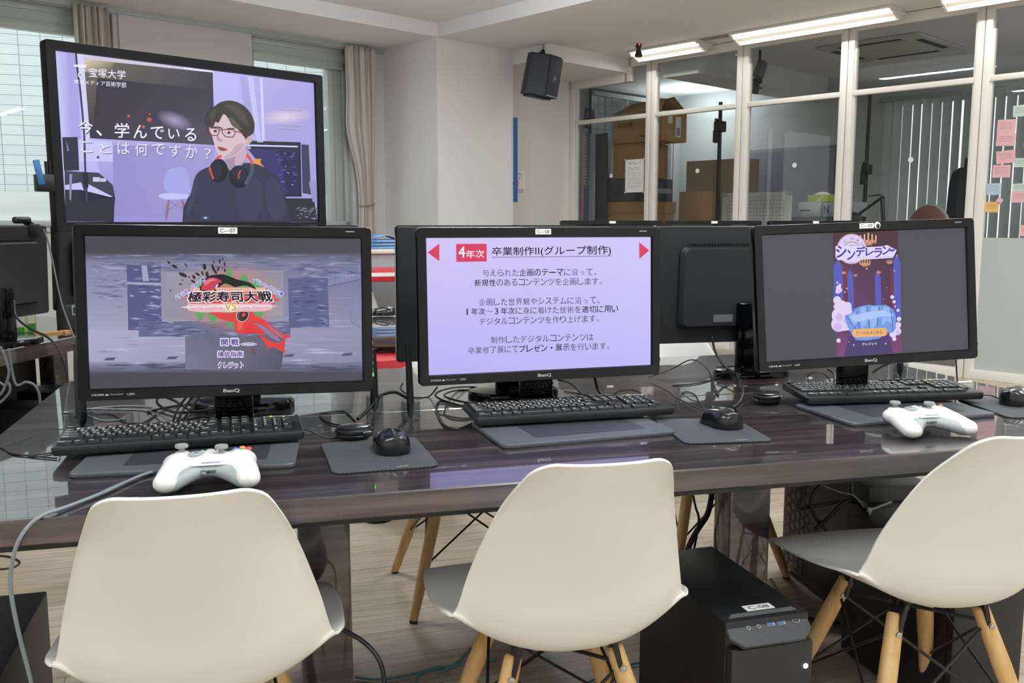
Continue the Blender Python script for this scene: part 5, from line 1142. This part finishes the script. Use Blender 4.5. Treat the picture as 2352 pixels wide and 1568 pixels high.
rings = [[(x, .03, y) for x, y in O], [(x, -.012, y) for x, y in O], [(x*.997, -.016, y*.996) for x, y in O], [(x*1.004, -.014, y*1.006) for x, y in I], [(x, -.004, y) for x, y in I], [(x, .004, y) for x, y in I]]
b = MB(); b.add([v for r in rings for v in r], [(j*k+i, j*k+(i+1) % k, (j+1)*k+(i+1) % k, (j+1)*k+i) for j in range(5) for i in range(k)]); b.build('bezel', mat('tv_bezel', '0d0d10', .5, spec=.25), tv, None, TM)
b = MB(); b.slab(rrect(1.12, .658, .008), -.05, -.01, .006, XZ); b.slab(rrect(.7, .42, .03), -.085, -.045, .015, XZ); b.build('housing', MATTE, tv, None, TM)
pt.build('screen', tv, TM)
b = MB(); put_text(b, 'Panasonic', -.035, -.3255, .07, .012, -.0165, 0, .02); b.build('maker_name', SILV, tv, None, TM)
b = MB(); b.box((0, .09, .72), (.09, .05, 1.42), .01); b.box((0, .06, 1.461), (.4, .03, .3), .005); b.build('stand_post', BLK, tv)
b = MB(); b.box((0, .09, .02), (.7, .36, .03), .01); b.build('stand_base', BLK, tv)
ph = thing('pen_holder', 'black pen holder clipped on the left side of the television', 'pen holder', tvc + Matrix.Rotation(TVR, 3, 'Z') @ Vector((-.592, -.01, 1.30)), TVR)
b = MB(); b.box((0, 0, 0), (.056, .045, .06), .004); b.build('holder', BLK, ph)
b = MB(); b.cyl((.012, 0, .0), (.010, 0, .075), .006); b.tube([(.022, 0, .02), (.022, 0, .075)], .004, 8, 1); tag(b.build('marker_pens', mat('black_marker', '101014', .4)), None, None).parent = ph
bp = thing('pen', 'blue pen leaning in the holder beside the television', 'pen', tvc + Matrix.Rotation(TVR, 3, 'Z') @ Vector((-.606, -.02, 1.305)), TVR)
b = MB(); b.box((-.008, -.012, .03), (.022, .008, .085), .003, 2, Matrix.Rotation(R(-10), 3, 'Y')); b.build('barrel', mat('pen_blue', '2f6fa8', .4), bp)

# ------------------------------------------------------------------ loudspeaker hung from the ceiling
sp = thing('loudspeaker', 'black loudspeaker hanging from the ceiling by the white column', 'loudspeaker', at_u(1243, 174, 6.02), 0)
sp.rotation_euler = (R(6), R(7), R(12)); sp.scale = (.9, .9, .9)
b = MB(); T, B_ = .20, .215
pr = [(-.16, .09), (-.175, -.02), (.0, -.15), (.17, -.10), (.165, .02), (.05, .16)]
vs = [(x*.92, y*.92, .205) for x, y in pr] + [(x, y, -.205) for x, y in pr]
b.add(vs, [(0, 1, 2, 3, 4, 5), (11, 10, 9, 8, 7, 6)] + [(q, (q+1) % 6, 6+(q+1) % 6, 6+q) for q in range(6)])
o = b.build('cabinet', mat('speaker_grey', '2c2f38', .55, bump=.2, bscale=300), sp); m = o.modifiers.new('b', 'BEVEL'); m.width = .012; m.segments = 3
g = MB(); d = Vector((.17, .05, 0)).normalized(); nn = Vector((d.y, -d.x, 0)); c = Vector((.083, -.128, 0))
g.box(c, (.165, .012, .37), .005, 2, Matrix.Rotation(math.atan2(d.y, d.x), 3, 'Z')); g.build('grille', mat('speaker_grille', '3a3d47', .5, .2, bump=.5, bscale=700), sp)
ang = Matrix.Translation(c + nn*.0065 + Vector((.0, 0, -.02))) @ Matrix.Rotation(math.atan2(d.y, d.x), 4, 'Z')
l = MB()
for a, e in (((-.019, -.028), (.019, -.025)), ((-.019, .025), (.019, .028)), ((-.019, -.028), (-.016, .028)), ((.016, -.028), (.019, .028))): l.add([ang @ Vector(p) for p in ((a[0], -.001, a[1]), (e[0], -.001, a[1]), (e[0], -.001, e[1]), (a[0], -.001, e[1]))], [(0, 1, 2, 3)])
l.add([ang @ Vector(p) for p in ((-.014, -.001, .004), (.013, -.001, -.008), (.014, -.001, .006), (-.004, -.001, .010))], [(0, 1, 2, 3)]); l.build('maker_badge', SILV, sp)
l = MB(); l.box(c + nn*.008 + Vector((.0, 0, -.192)), (.165, .006, .012), .002, 2, Matrix.Rotation(math.atan2(d.y, d.x), 3, 'Z')); l.build('lower_trim', mat('speaker_trim', '9aa0ae', .3, .5), sp)
l = MB(); l.box((-.01, 0, -.215), (.25, .14, .02), .004); l.build('lower_bracket', BLK, sp)
l = MB(); l.rod([(0, .042), (.5, .036), (1, .018)], (-.02, .01, .19), (0.0, 0, .262), 14); l.cyl((0, 0, .25), (.012, -.004, .31), .008); l.cyl((-.018, 0, .25), (-.026, -.004, .30), .005); l.build('hanging_bracket', BLK, sp)
# little black sensor beside the first lamp
q = at(1467, 112, 2.72); se = thing('sensor', 'small black ceiling sensor with red light by the lamp end', 'sensor', (q.x, q.y, 2.765), 0)
b = MB(); b.rod([(0, .02), (.2, .03), (.35, .024), (.5, .02), (.65, .026), (.9, .036), (1, .03)], (0, 0, 0), (.0, 0, -.115), 16); b.build('sensor_body', BLK, se)
b = MB(); b.ball((-.005, -.026, -.012), (.008, .006, .008)); b.build('red_light', mat('red_led', 'ff2030', .3, emit='ff2a3c', estr=4), se)

# ------------------------------------------------------------------ papers, notes and strips on the walls and the glass
def rbox(name, a, b, m, label=None, cat=None, group=None, bev=0):
    mb = MB(); mb.span(a, b, bev); o = mb.build(name, m, None, None, ROOM)
    if label: tag(o, label, cat, group)
    return o
rbox('blue_strip', (6.022, 6.375, 1.36), (6.056, 6.398, 2.145), mat('blue_foil', '2d5a94', .4), 'dark blue upright strip on the corner of the white column', 'strip')
def ROOMXZ(u, v, z): return ROOM @ Matrix.Translation((u, v, z))
s = thing('notice_sheet', 'white notice with orange ring and text on the wall by the blue strip', 'notice', uv(6.44, 6.757, 1.57), WY)
b = MB(); b.box((0, 0, 0), (.165, .001, .235)); b.build('paper', LBL, s)
b = MB(); put_text(b, 'での印刷は', -.075, .070, .11, .024, -.0012, 0, .01); put_text(b, '禁止！', -.05, .035, .08, .024, -.0012, 0, .02); b.build('headline', INK, s)
b = MB(); P = [(-.045+.036*math.cos(2*PI*k/24), -.0014, -.01+.04*math.sin(2*PI*k/24)) for k in range(25)]; b.tube(P, .004, 6, 1); b.ball((-.045, -.001, -.012), (.018, .001, .026)); b.build('orange_ring', mat('orange_print', 'd9822e', .6), s)
b = MB(); b.box((-.005, -.0008, -.085), (.13, .0008, .045)); b.build('text_block', mat('lilac_print', 'bdbccc', .7), s)
# paper on the glass
def uvz(v, z, du=-.006): return uv(PU+du, v, z)
PR = WY + PI/2          # local x runs along +v; -y... faces the room
def sheet(name, label, cat, v0, z1, v1, z0, m, rot=0, group=None):
    """flat sheet on the room side of the glass; v0 is its left edge in the photograph"""
    t = MB(); w, h = abs(v0-v1), abs(z1-z0); t.box((0, 0, 0), (w, .0012, h))
    o = t.build(name, m, None, None, Matrix.Translation(uvz((v0+v1)/2, (z0+z1)/2)) @ Matrix.Rotation(WY-PI/2, 4, 'Z') @ Matrix.Rotation(rot, 4, 'Y')); tag(o, label, cat, group); return o, w, h
p, w, h = sheet('posted_page', 'white printed page taped on the glass before the cardboard boxes', 'page', 6.004, 1.79, 5.768, 1.466, LBL)
b = MB()
rn = random.Random(3)
for k, z in enumerate((.132, .118, .082, .068, .045, .022, 0, -.022, -.04, -.058, -.076, -.095, -.112)):
    for q in range(7):
        if rn.random() < .75: b.box((-.075+q*.024, -.0008, z), (.016+rn.random()*.006, .0006, .0045 if k < 2 else .0032))
b.build('printed_lines', mat('grey_ink', '8c8c92', .6), p)
b = MB()
for sx in (-1, 1):
    for sz in (-1, 1): b.box((sx*(w/2-.004), -.001, sz*(h/2-.004)), (.028, .001, .016), 0, 1, Matrix.Rotation(sx*sz*R(-35), 3, 'Y'))
b.build('tape', mat('clear_tape', 'cfd2d2', .3), p)
PINK = mat('pink_paper', 'e6b2b8', .75); SKY = mat('blue_paper', 'b4cadb', .75); ORG = mat('orange_paper', 'e3b56a', .75); MINT = mat('mint_paper', 'c4d6cc', .75)
for nm, a, m, r in (('topmost pink sticky note in the column on the right pane', (2.523, 1.901, 2.399, 1.800), PINK, 2), ('pink sticky note second from the top on the right pane', (2.524, 1.801, 2.396, 1.714), PINK, 3), ('pink sticky note third from the top, tilted, on the right pane', (2.516, 1.681, 2.388, 1.590), PINK, -4), ('lowest pink sticky note of the column on the right pane', (2.535, 1.580, 2.414, 1.490), PINK, 1),
                    ('pale blue sticky note above the orange one', (2.566, 1.450, 2.472, 1.366), SKY, 0), ('orange sticky note on the right pane', (2.572, 1.316, 2.476, 1.240), ORG, 2), ('mint sticky note at the top of the right pane', (2.424, 1.995, 2.30, 1.915), MINT, -2), ('pale green sticky note at the right edge beside the tilted pink one', (2.390, 1.622, 2.29, 1.558), MINT, 3),
                    ('mint sticky note above a pink one at the right edge', (2.394, 1.443, 2.29, 1.388), MINT, 0), ('pink sticky note under the mint one at the right edge', (2.396, 1.389, 2.29, 1.308), PINK, 0), ('pink sticky note at the frosted film edge', (2.326, 1.148, 2.23, 1.070), PINK, 0), ('mint sticky note cut by the right edge between the pink notes', (2.338, 1.76, 2.24, 1.70), MINT, 0)):
    o, w, h = sheet('sticky_note', nm, 'sticky note', *a, m, R(r), 'sticky notes on the right pane')
    b = MB()
    for z in (.25, .08, -.1): b.box((-.02*w, -.0009, z*h), (w*.7, .0005, .0022))
    b.build('handwriting', mat('pencil_grey', '8f7f86', .7), o)
o, w, h = sheet('page_flag', 'small pink flag stuck over the orange sticky note', 'sticky note', 2.495, 1.345, 2.455, 1.300, PINK, R(35))

# ------------------------------------------------------------------ the dim room behind the glass
def carton(label, u0, u1, v0, v1, z0, z1, m=CARD, lid=False, marks=None):
    t = thing('cardboard_box', label, 'box', uv((u0+u1)/2, (v0+v1)/2, z0), WY-PI/2, 'cardboard boxes behind the glass')
    W2, D2, H = (v1-v0)/2, (u1-u0)/2, z1-z0
    b = MB(); b.span((-W2, -D2, 0), (W2, D2, H), .003); b.build('carton', m, t)
    if lid: b = MB(); b.span((-W2-.015, -D2-.012, H-.11), (W2+.015, D2+.012, H+.004), .003); b.build('lid', m, t)
    if marks: marks(t, W2, D2, H)
    return t
def shelf_like(label, u0, u1, v0, v1, z1, name='side_table'):
    t = thing(name, label, 'table', uv((u0+u1)/2, (v0+v1)/2, 0), WY-PI/2, None); W2, D2 = (v1-v0)/2, (u1-u0)/2
    b = MB(); b.span((-W2, -D2, z1-.03), (W2, D2, z1), .003); b.build('table_top', mat('grey_board', '7c7f80', .5), t)
    for sx in (-1, 1):
        for sy in (-1, 1): b = MB(); b.cyl((sx*(W2-.04), sy*(D2-.04), 0), (sx*(W2-.04), sy*(D2-.04), z1-.03), .018); b.build('leg', DGREY, t)
shelf_like('grey table carrying the stacked cardboard boxes', 7.46, 8.10, 5.94, 6.66, .82)
def mk1(t, w, d, h):
    b = MB(); put_text(b, 'G-TUNE', -w+.07, h*.52, .20, .05, -d-.002, 0, .03); b.box((w-.22, -d-.001, h*.2), (.12, .001, .018)); b.build('print', mat('carton_print', '6d5030', .8), t)
def mk3(t, w, d, h):
    b = MB(); b.box((.22, -d-.0015, h*.5), (.05, .001, .08)); b.build('label', LBL, t)
carton('lidded cardboard box lowest in the stack behind the page', 7.485, 8.01, 6.00, 6.62, .82, 1.38, lid=True, marks=mk3)
st = thing('storage_unit', 'dark grey unit between the cardboard boxes behind the page', 'storage unit', uv(7.775, 6.345, 1.386), WY-PI/2)
b = MB(); b.span((-.285, -.275, 0), (.285, .275, .24), .004); b.build('unit_body', mat('slate_plastic', '4b5158', .5), st)
b = MB(); b.span((.2855, -.26, .09), (.2865, .26, .14)); b.build('clear_band', mat('pale_band', '9aa2a6', .4), st)
carton('plain cardboard box in the middle of the stack', 7.5, 7.94, 6.045, 6.42, 1.628, 1.982)
carton('big cardboard box with dark lettering on top of the stack', 7.47, 7.88, 5.77, 6.417, 1.985, 2.285, marks=mk1)
def flap(P, label):
    b = MB(); b.poly([tuple(uv(*p)) for p in P]); o = b.build('box_flap', CARD); o.modifiers.new('s', 'SOLIDIFY').thickness = .004; tag(o, label, 'flap', 'flaps of the open box')
flap(((7.47, 6.41, 2.288), (7.47, 5.775, 2.288), (7.56, 5.80, 2.40), (7.56, 6.2, 2.39)), 'near raised flap of the open top cardboard box')
flap(((7.88, 6.41, 2.288), (7.88, 5.775, 2.288), (7.70, 5.80, 2.43), (7.70, 6.3, 2.38)), 'far raised flap of the open top cardboard box')
sl = thing('shipping_label', 'white shipping label with purple block on the side of the top box', 'label', uv(7.735, 5.7675, 2.13), WY)
b = MB(); b.box((0, 0, 0), (.085, .001, .20)); b.build('label_paper', LBL, sl); b = MB(); b.box((0, -.001, -.045), (.055, .0008, .08)); b.build('purple_block', mat('purple_print', '8f8fcf', .6), sl)
t = thing('shipping_label', 'small white label left of the purple block label on the top box', 'label', uv(7.60, 5.7675, 2.20), WY); b = MB(); b.box((0, 0, 0), (.07, .001, .08)); b.build('label_paper', LBL, t)
carton('upper cardboard box of the pair right of the stack', 8.2, 8.5, 5.78, 6.08, 1.18, 1.50)
carton('lower cardboard box of the pair right of the stack', 8.2, 8.52, 5.76, 6.1, .0, 1.178)
carton('big brown box behind the pole right of the stack', 8.7, 9.0, 5.60, 6.36, 0, 1.86, mat('dull_cardboard', '9a8263', .8))
wb = thing('plastic_bin', 'white plastic bin leaning left of the cardboard stack', 'bin', uv(7.58, 6.545, 1.63), WY-PI/2)
b = MB(); b.box((0, 0, .185), (.215, .13, .365), .02, 3); b.build('bin_body', mat('bin_white', 'cfd4cc', .5), wb)
for k, (v, u, c, lab, w) in enumerate(((6.745, 7.40, 'd79a86', 'salmon pink board leaning behind the first pane', .095), (6.69, 7.36, '5f6a8a', 'striped blue board leaning beside the pink one', .05), (6.65, 7.40, 'a9aebc', 'pale board leaning next to the striped one', .06))):
    t = thing('leaning_board', lab, 'board', uv(u, v, .9), WY-PI/2, 'boards leaning behind the first pane')
    b = MB(); b.box((0, 0, .155), (w, .02, 2.1), .002, 1, Matrix.Rotation(R(1.2), 3, 'Y')); b.build('board', mat('board_'+c, c, .6), t)
    if k == 1:
        b = MB()
        for q in range(16): b.box((.0, -.0115, .68+q*.033), (.05, .002, .014), 0, 1, Matrix.Rotation(R(35), 3, 'Y'))
        b.build('stripes', mat('stripe_cream', 'c9c4a4', .6), t)
t = thing('black_panel', 'dark panel standing between the boards and the white bin', 'panel', uv(7.43, 6.53, .9), WY-PI/2); b = MB(); b.box((0, 0, .15), (.16, .02, 2.1), .003); b.build('panel_sheet', mat('charcoal_board', '34373d', .6), t)
def pole(label, u, v, z1, clampz, red=False):
    t = thing('light_stand', label, 'light stand', uv(u, v, 0), WY, 'poles behind the glass')
    b = MB(); b.cyl((0, 0, .02), (0, 0, z1), .022, .018); b.build('pole', BLK, t)
    b = MB()
    b.lathe([(0, 0), (.10, 0), (.10, .02), (.03, .03), (0, .03)]); b.build('base_plate', BLK, t)
    b = MB(); b.box((-.03, -.02, clampz), (.10, .08, .10), .01); b.cyl((-.06, -.02, clampz+.05), (-.10, -.02, clampz+.06), .015); b.box((-.06, .0, clampz-.09), (.05, .05, .12), .01); b.build('clamp', BLK, t)
    if red: b = MB(); b.box((.0, -.045, clampz), (.06, .03, .085), .006, 2, Matrix.Rotation(R(-8), 3, 'Y')); b.build('red_handle', mat('red_plastic', 'c4484a', .4), t)
pole('black pole with red clamp behind the first pane', 7.62, 6.87, 2.74, 2.34, True)
pole('grey pole with clamp behind the second pane', 7.45, at_u(1655, 250, 7.45).dot(Vv), 2.29, 2.06)
pole('dark pole at the left of the blinds behind the fourth pane', 9.1, 4.42, 2.5, 1.7)
pg = thing('pegboard', 'cream perforated board standing behind the second and third panes', 'pegboard', uv(7.66, 4.787, .75), WY-PI/2)
b = MB()
for a, c in (((-.37, -.015, .66), (.37, .015, .70)), ((-.37, -.015, -.75), (-.31, .015, .70)), ((.31, -.015, -.75), (.37, .015, .70))): b.span(a, c, .003)
b.build('board_frame', mat('cream_metal', 'c8c8c0', .5), pg)
b = MB(); b.span((-.31, -.006, 0), (.31, .006, .66)); b.build('board_sheet', MATS['cream_metal'], pg)
b = MB()
for i in range(18):
    for j in range(12): b.cyl((-.29+i*.034, -.0068, .62-j*.034), (-.29+i*.034, -.0058, .62-j*.034), .0055, n=6)
tag(b.build('holes', mat('hole_dark', '55574f', .8), pg), None, None, None, 'stuff')
shelf_like('grey table under the white boxes behind the third pane', 7.76, 8.4, 3.85, 4.75, .745, 'low_table')
def bx(name, label, cat, u, v, z, du, dv, dz, m, group=None):
    t = thing(name, label, cat, uv(u, v, z), WY-PI/2, group); b = MB(); b.box((0, 0, dz/2), (dv, du, dz), .003); b.build('carton', m, t); return t
PW = mat('white_carton', 'c4c6c4', .6)
bx('equipment_case', 'dark flat case under the white boxes behind the third pane', 'case', 8.0, 4.30, .745, .4, .5, .475, mat('slate_plastic2', '3c4148', .5))
t = bx('white_box', 'white box with print under the tissue box', 'box', 8.0, 4.36, 1.221, .25, .22, .135, PW, 'white boxes behind the third pane'); b = MB(); b.box((-.04, -.1258, .058), (.11, .001, .012)); b.build('print', INK, t)
t = bx('white_box', 'grey white box with letter N right of the tissue box', 'box', 8.02, 4.08, 1.221, .25, .30, .13, mat('grey_carton', 'a9adae', .6), 'white boxes behind the third pane'); b = MB(); put_text(b, 'N', -.14, .03, .05, .07, -.127, 0, .04); b.box((.07, -.1258, .07), (.09, .001, .014)); b.build('print', mat('navy_print', '3d4560', .6), t)
t = bx('tissue_box', 'lime green and white tissue box on the white box', 'tissue box', 8.0, 4.30, 1.358, .12, .23, .065, mat('lime_print', 'b9c23a', .5)); b = MB(); b.poly([(-.03, -.0615, .005), (.06, -.0615, .062), (.0, -.0615, .005)]); b.build('white_flash', LBL, t)
b = MB(); b.ball((0, 0, .068), (.075, .03, .025)); b.ball((.05, 0, .06), (.04, .03, .02)); b.build('tissue', LBL, t)
# board on the far wall
t = thing('wall_board', 'grey framed board on the far wall behind the third pane', 'board', uv(9.68, 5.65, 1.1), WY-PI/2)
b = MB(); b.box((0, 0, .45), (1.25, .03, .95), .004); b.build('frame', mat('board_frame_grey', '6f7576', .5), t); b = MB(); b.box((0, -.017, .45), (1.17, .004, .87)); b.build('board_face', mat('board_lilac', '7f828c', .5), t)
# vertical blinds and windows of the back room
SLAT = mat('blind_fabric', 'd3dad7', .8)
nt = SLAT.node_tree; tl = nt.nodes.new('ShaderNodeBsdfTranslucent'); tl.inputs[0].default_value = (.62, .68, .67, 1); mxs = nt.nodes.new('ShaderNodeMixShader'); mxs.inputs[0].default_value = .35
nt.links.new(nt.nodes['Principled BSDF'].outputs[0], mxs.inputs[1]); nt.links.new(tl.outputs[0], mxs.inputs[2]); nt.links.new(mxs.outputs[0], nt.nodes['Material Output'].inputs[0])
def blinds(label, org, rz, n, w, z0, z1, gap, name='vertical_blind'):
    t = thing(name, label, 'blind', org, rz, 'vertical blinds'); b = MB(); b.span((-.05, -.03, z1), (n*w+.05, .03, z1+.05)); b.build('head_rail', mat('blind_rail', '9aa19e', .5), t)
    rn = random.Random(n)
    for k in range(n):
        b = MB(); b.box((0, 0, (z0+z1)/2), (w*1.04, .0015, z1-z0), 0, 1, Matrix.Rotation(gap+rn.uniform(-.22, .14), 3, 'Z')); b.build('slat', SLAT, t, ((k+.5)*w, 0, 0))
blinds('vertical blinds with bright gaps behind the fourth pane', uv(9.6, 4.5, 0), WY-PI/2, 17, .10, .80, 2.42, R(-14))
blinds('vertical blinds seen high behind the first pane', uv(7.98, 7.12, 0), WY, 13, .118, 1.0, 2.60, R(50), 'vertical_blind')
for nm, (a, c) in {'window_3': ((8.0, 7.3, 1.0), (9.5, 7.34, 2.7)), 'window_4': ((9.74, 2.86, .85), (9.78, 4.5, 2.45))}.items():
    b = MB()
    if nm == 'window_3':
        for u in (8.0, 8.72, 9.44): b.span((u, 7.28, 1.0), (u+.06, 7.35, 2.7), .004)
        for z in (1.0, 2.1, 2.64): b.span((8.0, 7.28, z), (9.5, 7.35, z+.06), .004)
    else:
        for v in (2.86, 3.65, 4.44): b.span((9.73, v, .85), (9.8, v+.06, 2.45), .004)
        for z in (.85, 2.39): b.span((9.73, 2.86, z), (9.8, 4.5, z+.06), .004)
    o = struct(b.build(nm, WFRAME, None, None, ROOM)); g = MB(); g.span(a, c); g.build('glass_pane', GLASS, o)
# seat back, microphone arm, coat
t = thing('office_chair', 'brown chair back with pale rim behind the fourth pane', 'chair', uv(8.25, 3.42, .0), WY-PI/2)
b = MB(); b.ball((0, 0, 1.02), (.20, .06, .30)); b.build('back_rest', mat('brown_upholstery', '7d554a', .6), t); b = MB(); b.ball((0, .03, 1.02), (.215, .05, .315)); b.build('back_shell', mat('pale_shell', 'a9a8a2', .5), t); b = MB(); b.cyl((0, .05, .3), (0, .05, .8), .03); b.box((0, -.2, .45), (.46, .46, .08), .03, 3); b.build('seat', MATS['brown_upholstery'], t); b = MB(); b.cyl((0, -.15, .05), (0, -.15, .42), .03)
for k in range(5): b.cyl((0, -.15, .07), (.28*math.cos(k*1.257), -.15+.28*math.sin(k*1.257), .025), .02)
b.build('star_base', BLK, t)
t = thing('microphone_arm', 'dark jointed microphone arm behind the fourth pane', 'microphone arm', uv(7.75, 3.68, .75), WY-PI/2)
b = MB(); b.tube([(.12, 0, 0), (.10, 0, .28), (.06, 0, .64)], .010, 8, 1); b.tube([(.14, 0, 0), (.085, 0, .64)], .006, 8, 1); b.build('lower_arm', BLK, t); b = MB(); b.tube([(.08, 0, .64), (-.06, 0, .54), (-.16, 0, .47)], .012, 8, 1); b.tube([(.06, 0, .655), (-.05, 0, .645)], .006, 8, 1); b.build('upper_arm', BLK, t); b = MB(); b.ball((-.20, 0, .46), (.10, .05, .05)); b.build('microphone', DGREY, t); b = MB(); b.cyl((.13, 0, -.75), (.13, 0, .02), .02); b.cyl((.13, 0, -.75), (.13, 0, -.72), .10, n=24); b.build('stand', BLK, t)
t = thing('hanging_coat', 'dark coat hanging beside the blinds behind the fourth pane', 'coat', uv(8.75, at_u(2208, 480, 8.75).dot(Vv), 0), WY-PI/2)
b = MB(); vs = []
for z, w, d in ((1.66, .05, .05), (1.62, .16, .09), (1.5, .20, .11), (1.2, .22, .12), (.8, .25, .12)):
    for k in range(16): a = 2*PI*k/16; vs.append((.62*w*math.cos(a)*(1+.06*math.sin(5*a)), d*math.sin(a)*(1+.1*math.sin(7*a)), z))
b.add(vs, [(j*16+k, j*16+(k+1) % 16, (j+1)*16+(k+1) % 16, (j+1)*16+k) for j in range(4) for k in range(16)]+[tuple(range(16)), tuple(range(79, 63, -1))]); b.build('coat_cloth', mat('navy_cloth', '20242f', .85), t)
b = MB(); b.cyl((0, .05, 0), (0, .05, 1.75), .015); b.cyl((0, .05, 0), (0, .05, .03), .12, n=24); b.build('coat_stand', BLK, t)
# spot lamp, ceiling unit
t = thing('spot_lamp', 'black and silver spot lamp hanging behind the third pane', 'lamp', at_u(1744, 172, 7.7), R(20))
b = MB(); b.box((.012, 0, .05), (.075, .08, .16), .012, 2, Matrix.Rotation(R(22), 3, 'Y')); b.build('lamp_head', mat('lamp_grey', '6a7079', .3), t); b = MB(); b.box((-.02, 0, -.08), (.07, .06, .10), .01); b.cyl((-.03, 0, -.1), (-.05, 0, -.17), .03); b.build('yoke', BLK, t); b = MB(); b.ball((-.02, -.035, -.10), .022); b.build('knob', STEEL, t); b = MB(); q = 2.77-at_u(1744, 172, 7.7).z; b.cyl((0, 0, .12), (0, 0, q), .012); b.build('ceiling_rod', BLK, t)
t = thing('ceiling_air_unit', 'white square air conditioner in the ceiling behind the glass', 'air conditioner', uv(8.4, 3.92, 2.757), WY)
b = MB(); b.box((0, 0, -.012), (.95, .95, .025), .006); b.build('panel', mat('aircon_white', 'c9c7bd', .5), t)
for k in range(4):
    b = MB(); b.box((.0, -.39, -.026), (.56, .06, .004)); b.build('air_slot', mat('slot_black', '1a1a1a', .7), t, None, Matrix.Rotation(k*PI/2, 4, 'Z'))
b = MB(); b.box((0, 0, -.027), (.6, .6, .004)); b.build('intake_grille', MATS['aircon_white'], t)

# ------------------------------------------------------------------ far things between the screens
t = thing('low_cabinet', 'low white topped cabinet far back carrying blue folders', 'cabinet', (1.08, 6.45, 0), 0); b = MB(); b.span((-.45, -.2, 0), (.45, .25, .955), .004); b.build('cabinet_body', mat('cabinet_grey', '9a9ea2', .5), t); b = MB(); b.span((-.47, -.22, .955), (.47, .27, .985), .004); b.build('cabinet_top', mat('cream_top', 'e3ddd0', .4), t)
BLUE = [mat('folder_blue', '5b96cf', .4), mat('folder_pale', 'a9c4e0', .4)]
for k in range(4):
    t = thing('blue_folder', ['lowest blue folder of the pile on the low cabinet', 'second blue folder of the pile on the low cabinet', 'third blue folder of the pile on the low cabinet', 'topmost curling blue folder of the pile on the low cabinet'][k], 'folder', (.87, 6.37, .9855+.022*k), R(3*k-4), 'blue folders'); b = MB()
    if k < 3: b.box((0, 0, .010), (.34, .26, .019), .003)
    else:
        n = 14; vs = [(-.17+.34*i/n, y, .004+.020*math.sin(i*.55)+.02*i/n*(1 if y > 0 else .4)) for y in (-.13, .13) for i in range(n+1)]; b.add(vs, [(i, i+1, n+2+i, n+1+i) for i in range(n)])
    o = b.build('folder', BLUE[0], t)
    if k == 3: o.modifiers.new('s', 'SOLIDIFY').thickness = .004
    b = MB()
    if k < 3: b.box((0, -.1305, .010), (.3, .001, .004)); b.build('paper_edge', BLUE[1], t)
t = thing('red_table', 'red edged table with a white band far back under the folders', 'table', (.98, 5.9, 0), 0); b = MB(); b.span((-.5, -.25, .80), (.5, .25, .87), .01); b.build('table_top', mat('red_laminate', 'b3222c', .35), t); b = MB(); b.span((-.49, -.2525, .835), (.49, -.2485, .858)); b.build('white_band', LBL, t)
for sx in (-1, 1):
    for sy in (-1, 1): b = MB(); b.cyl((sx*.42, sy*.18, 0), (sx*.42, sy*.18, .80), .02); b.build('leg', DGREY, t)
q = at(868, 1192, 0); t = thing('red_stool', 'red and white seat on a round black foot, low between the C-07 and C-08 screens', 'stool', (q.x, q.y, 0), R(10)); b = MB(); b.lathe([(0, .60), (.12, .60), (.135, .62), (.13, .65), (0, .655)], n=28); b.build('seat', mat('red_vinyl', 'b02430', .4), t)
b = MB(); b.lathe([(.137, .595), (.139, .615), (.125, .617)], n=28); b.build('white_rim', LBL, t); b = MB(); b.cyl((0, 0, .02), (0, 0, .60), .018); b.lathe([(0, 0), (.058, 0), (.06, .03), (.05, .055), (.02, .065), (0, .065)]); b.build('pedestal', GLOSS, t)
gb = at(70, 764, .72); t = thing('drink_carton', 'green and lime carton on the side desk at left', 'carton', (gb.x-.02, gb.y+.02, .7203), R(10)); b = MB(); b.box((0, 0, .045), (.075, .045, .09), .003); b.build('carton', mat('lime_card', 'c4dc5c', .5), t)
b = MB(); b.box((-.018, -.023, .055), (.034, .001, .06)); b.box((.022, -.023, .06), (.026, .001, .045)); b.build('white_panels', LBL, t); b = MB(); b.box((.022, -.0232, .020), (.028, .001, .034)); b.box((-.02, -.0232, .012), (.03, .001, .02)); b.build('green_panels', mat('green_print', '3f8a3c', .5), t)
ob = at(122, 766, .72); t = thing('wooden_arrow', 'flat orange wood arrow lying on the side desk', 'arrow', (ob.x, ob.y, .7203), R(30)); b = MB(); b.slab([(-.07, -.012), (.04, -.012), (.04, .012), (-.07, .012)], 0, .008); b.slab([(.035, -.03), (.075, 0), (.035, .03)], 0, .009); b.build('arrow', mat('orange_wood', 'd39a5a', .5), t)
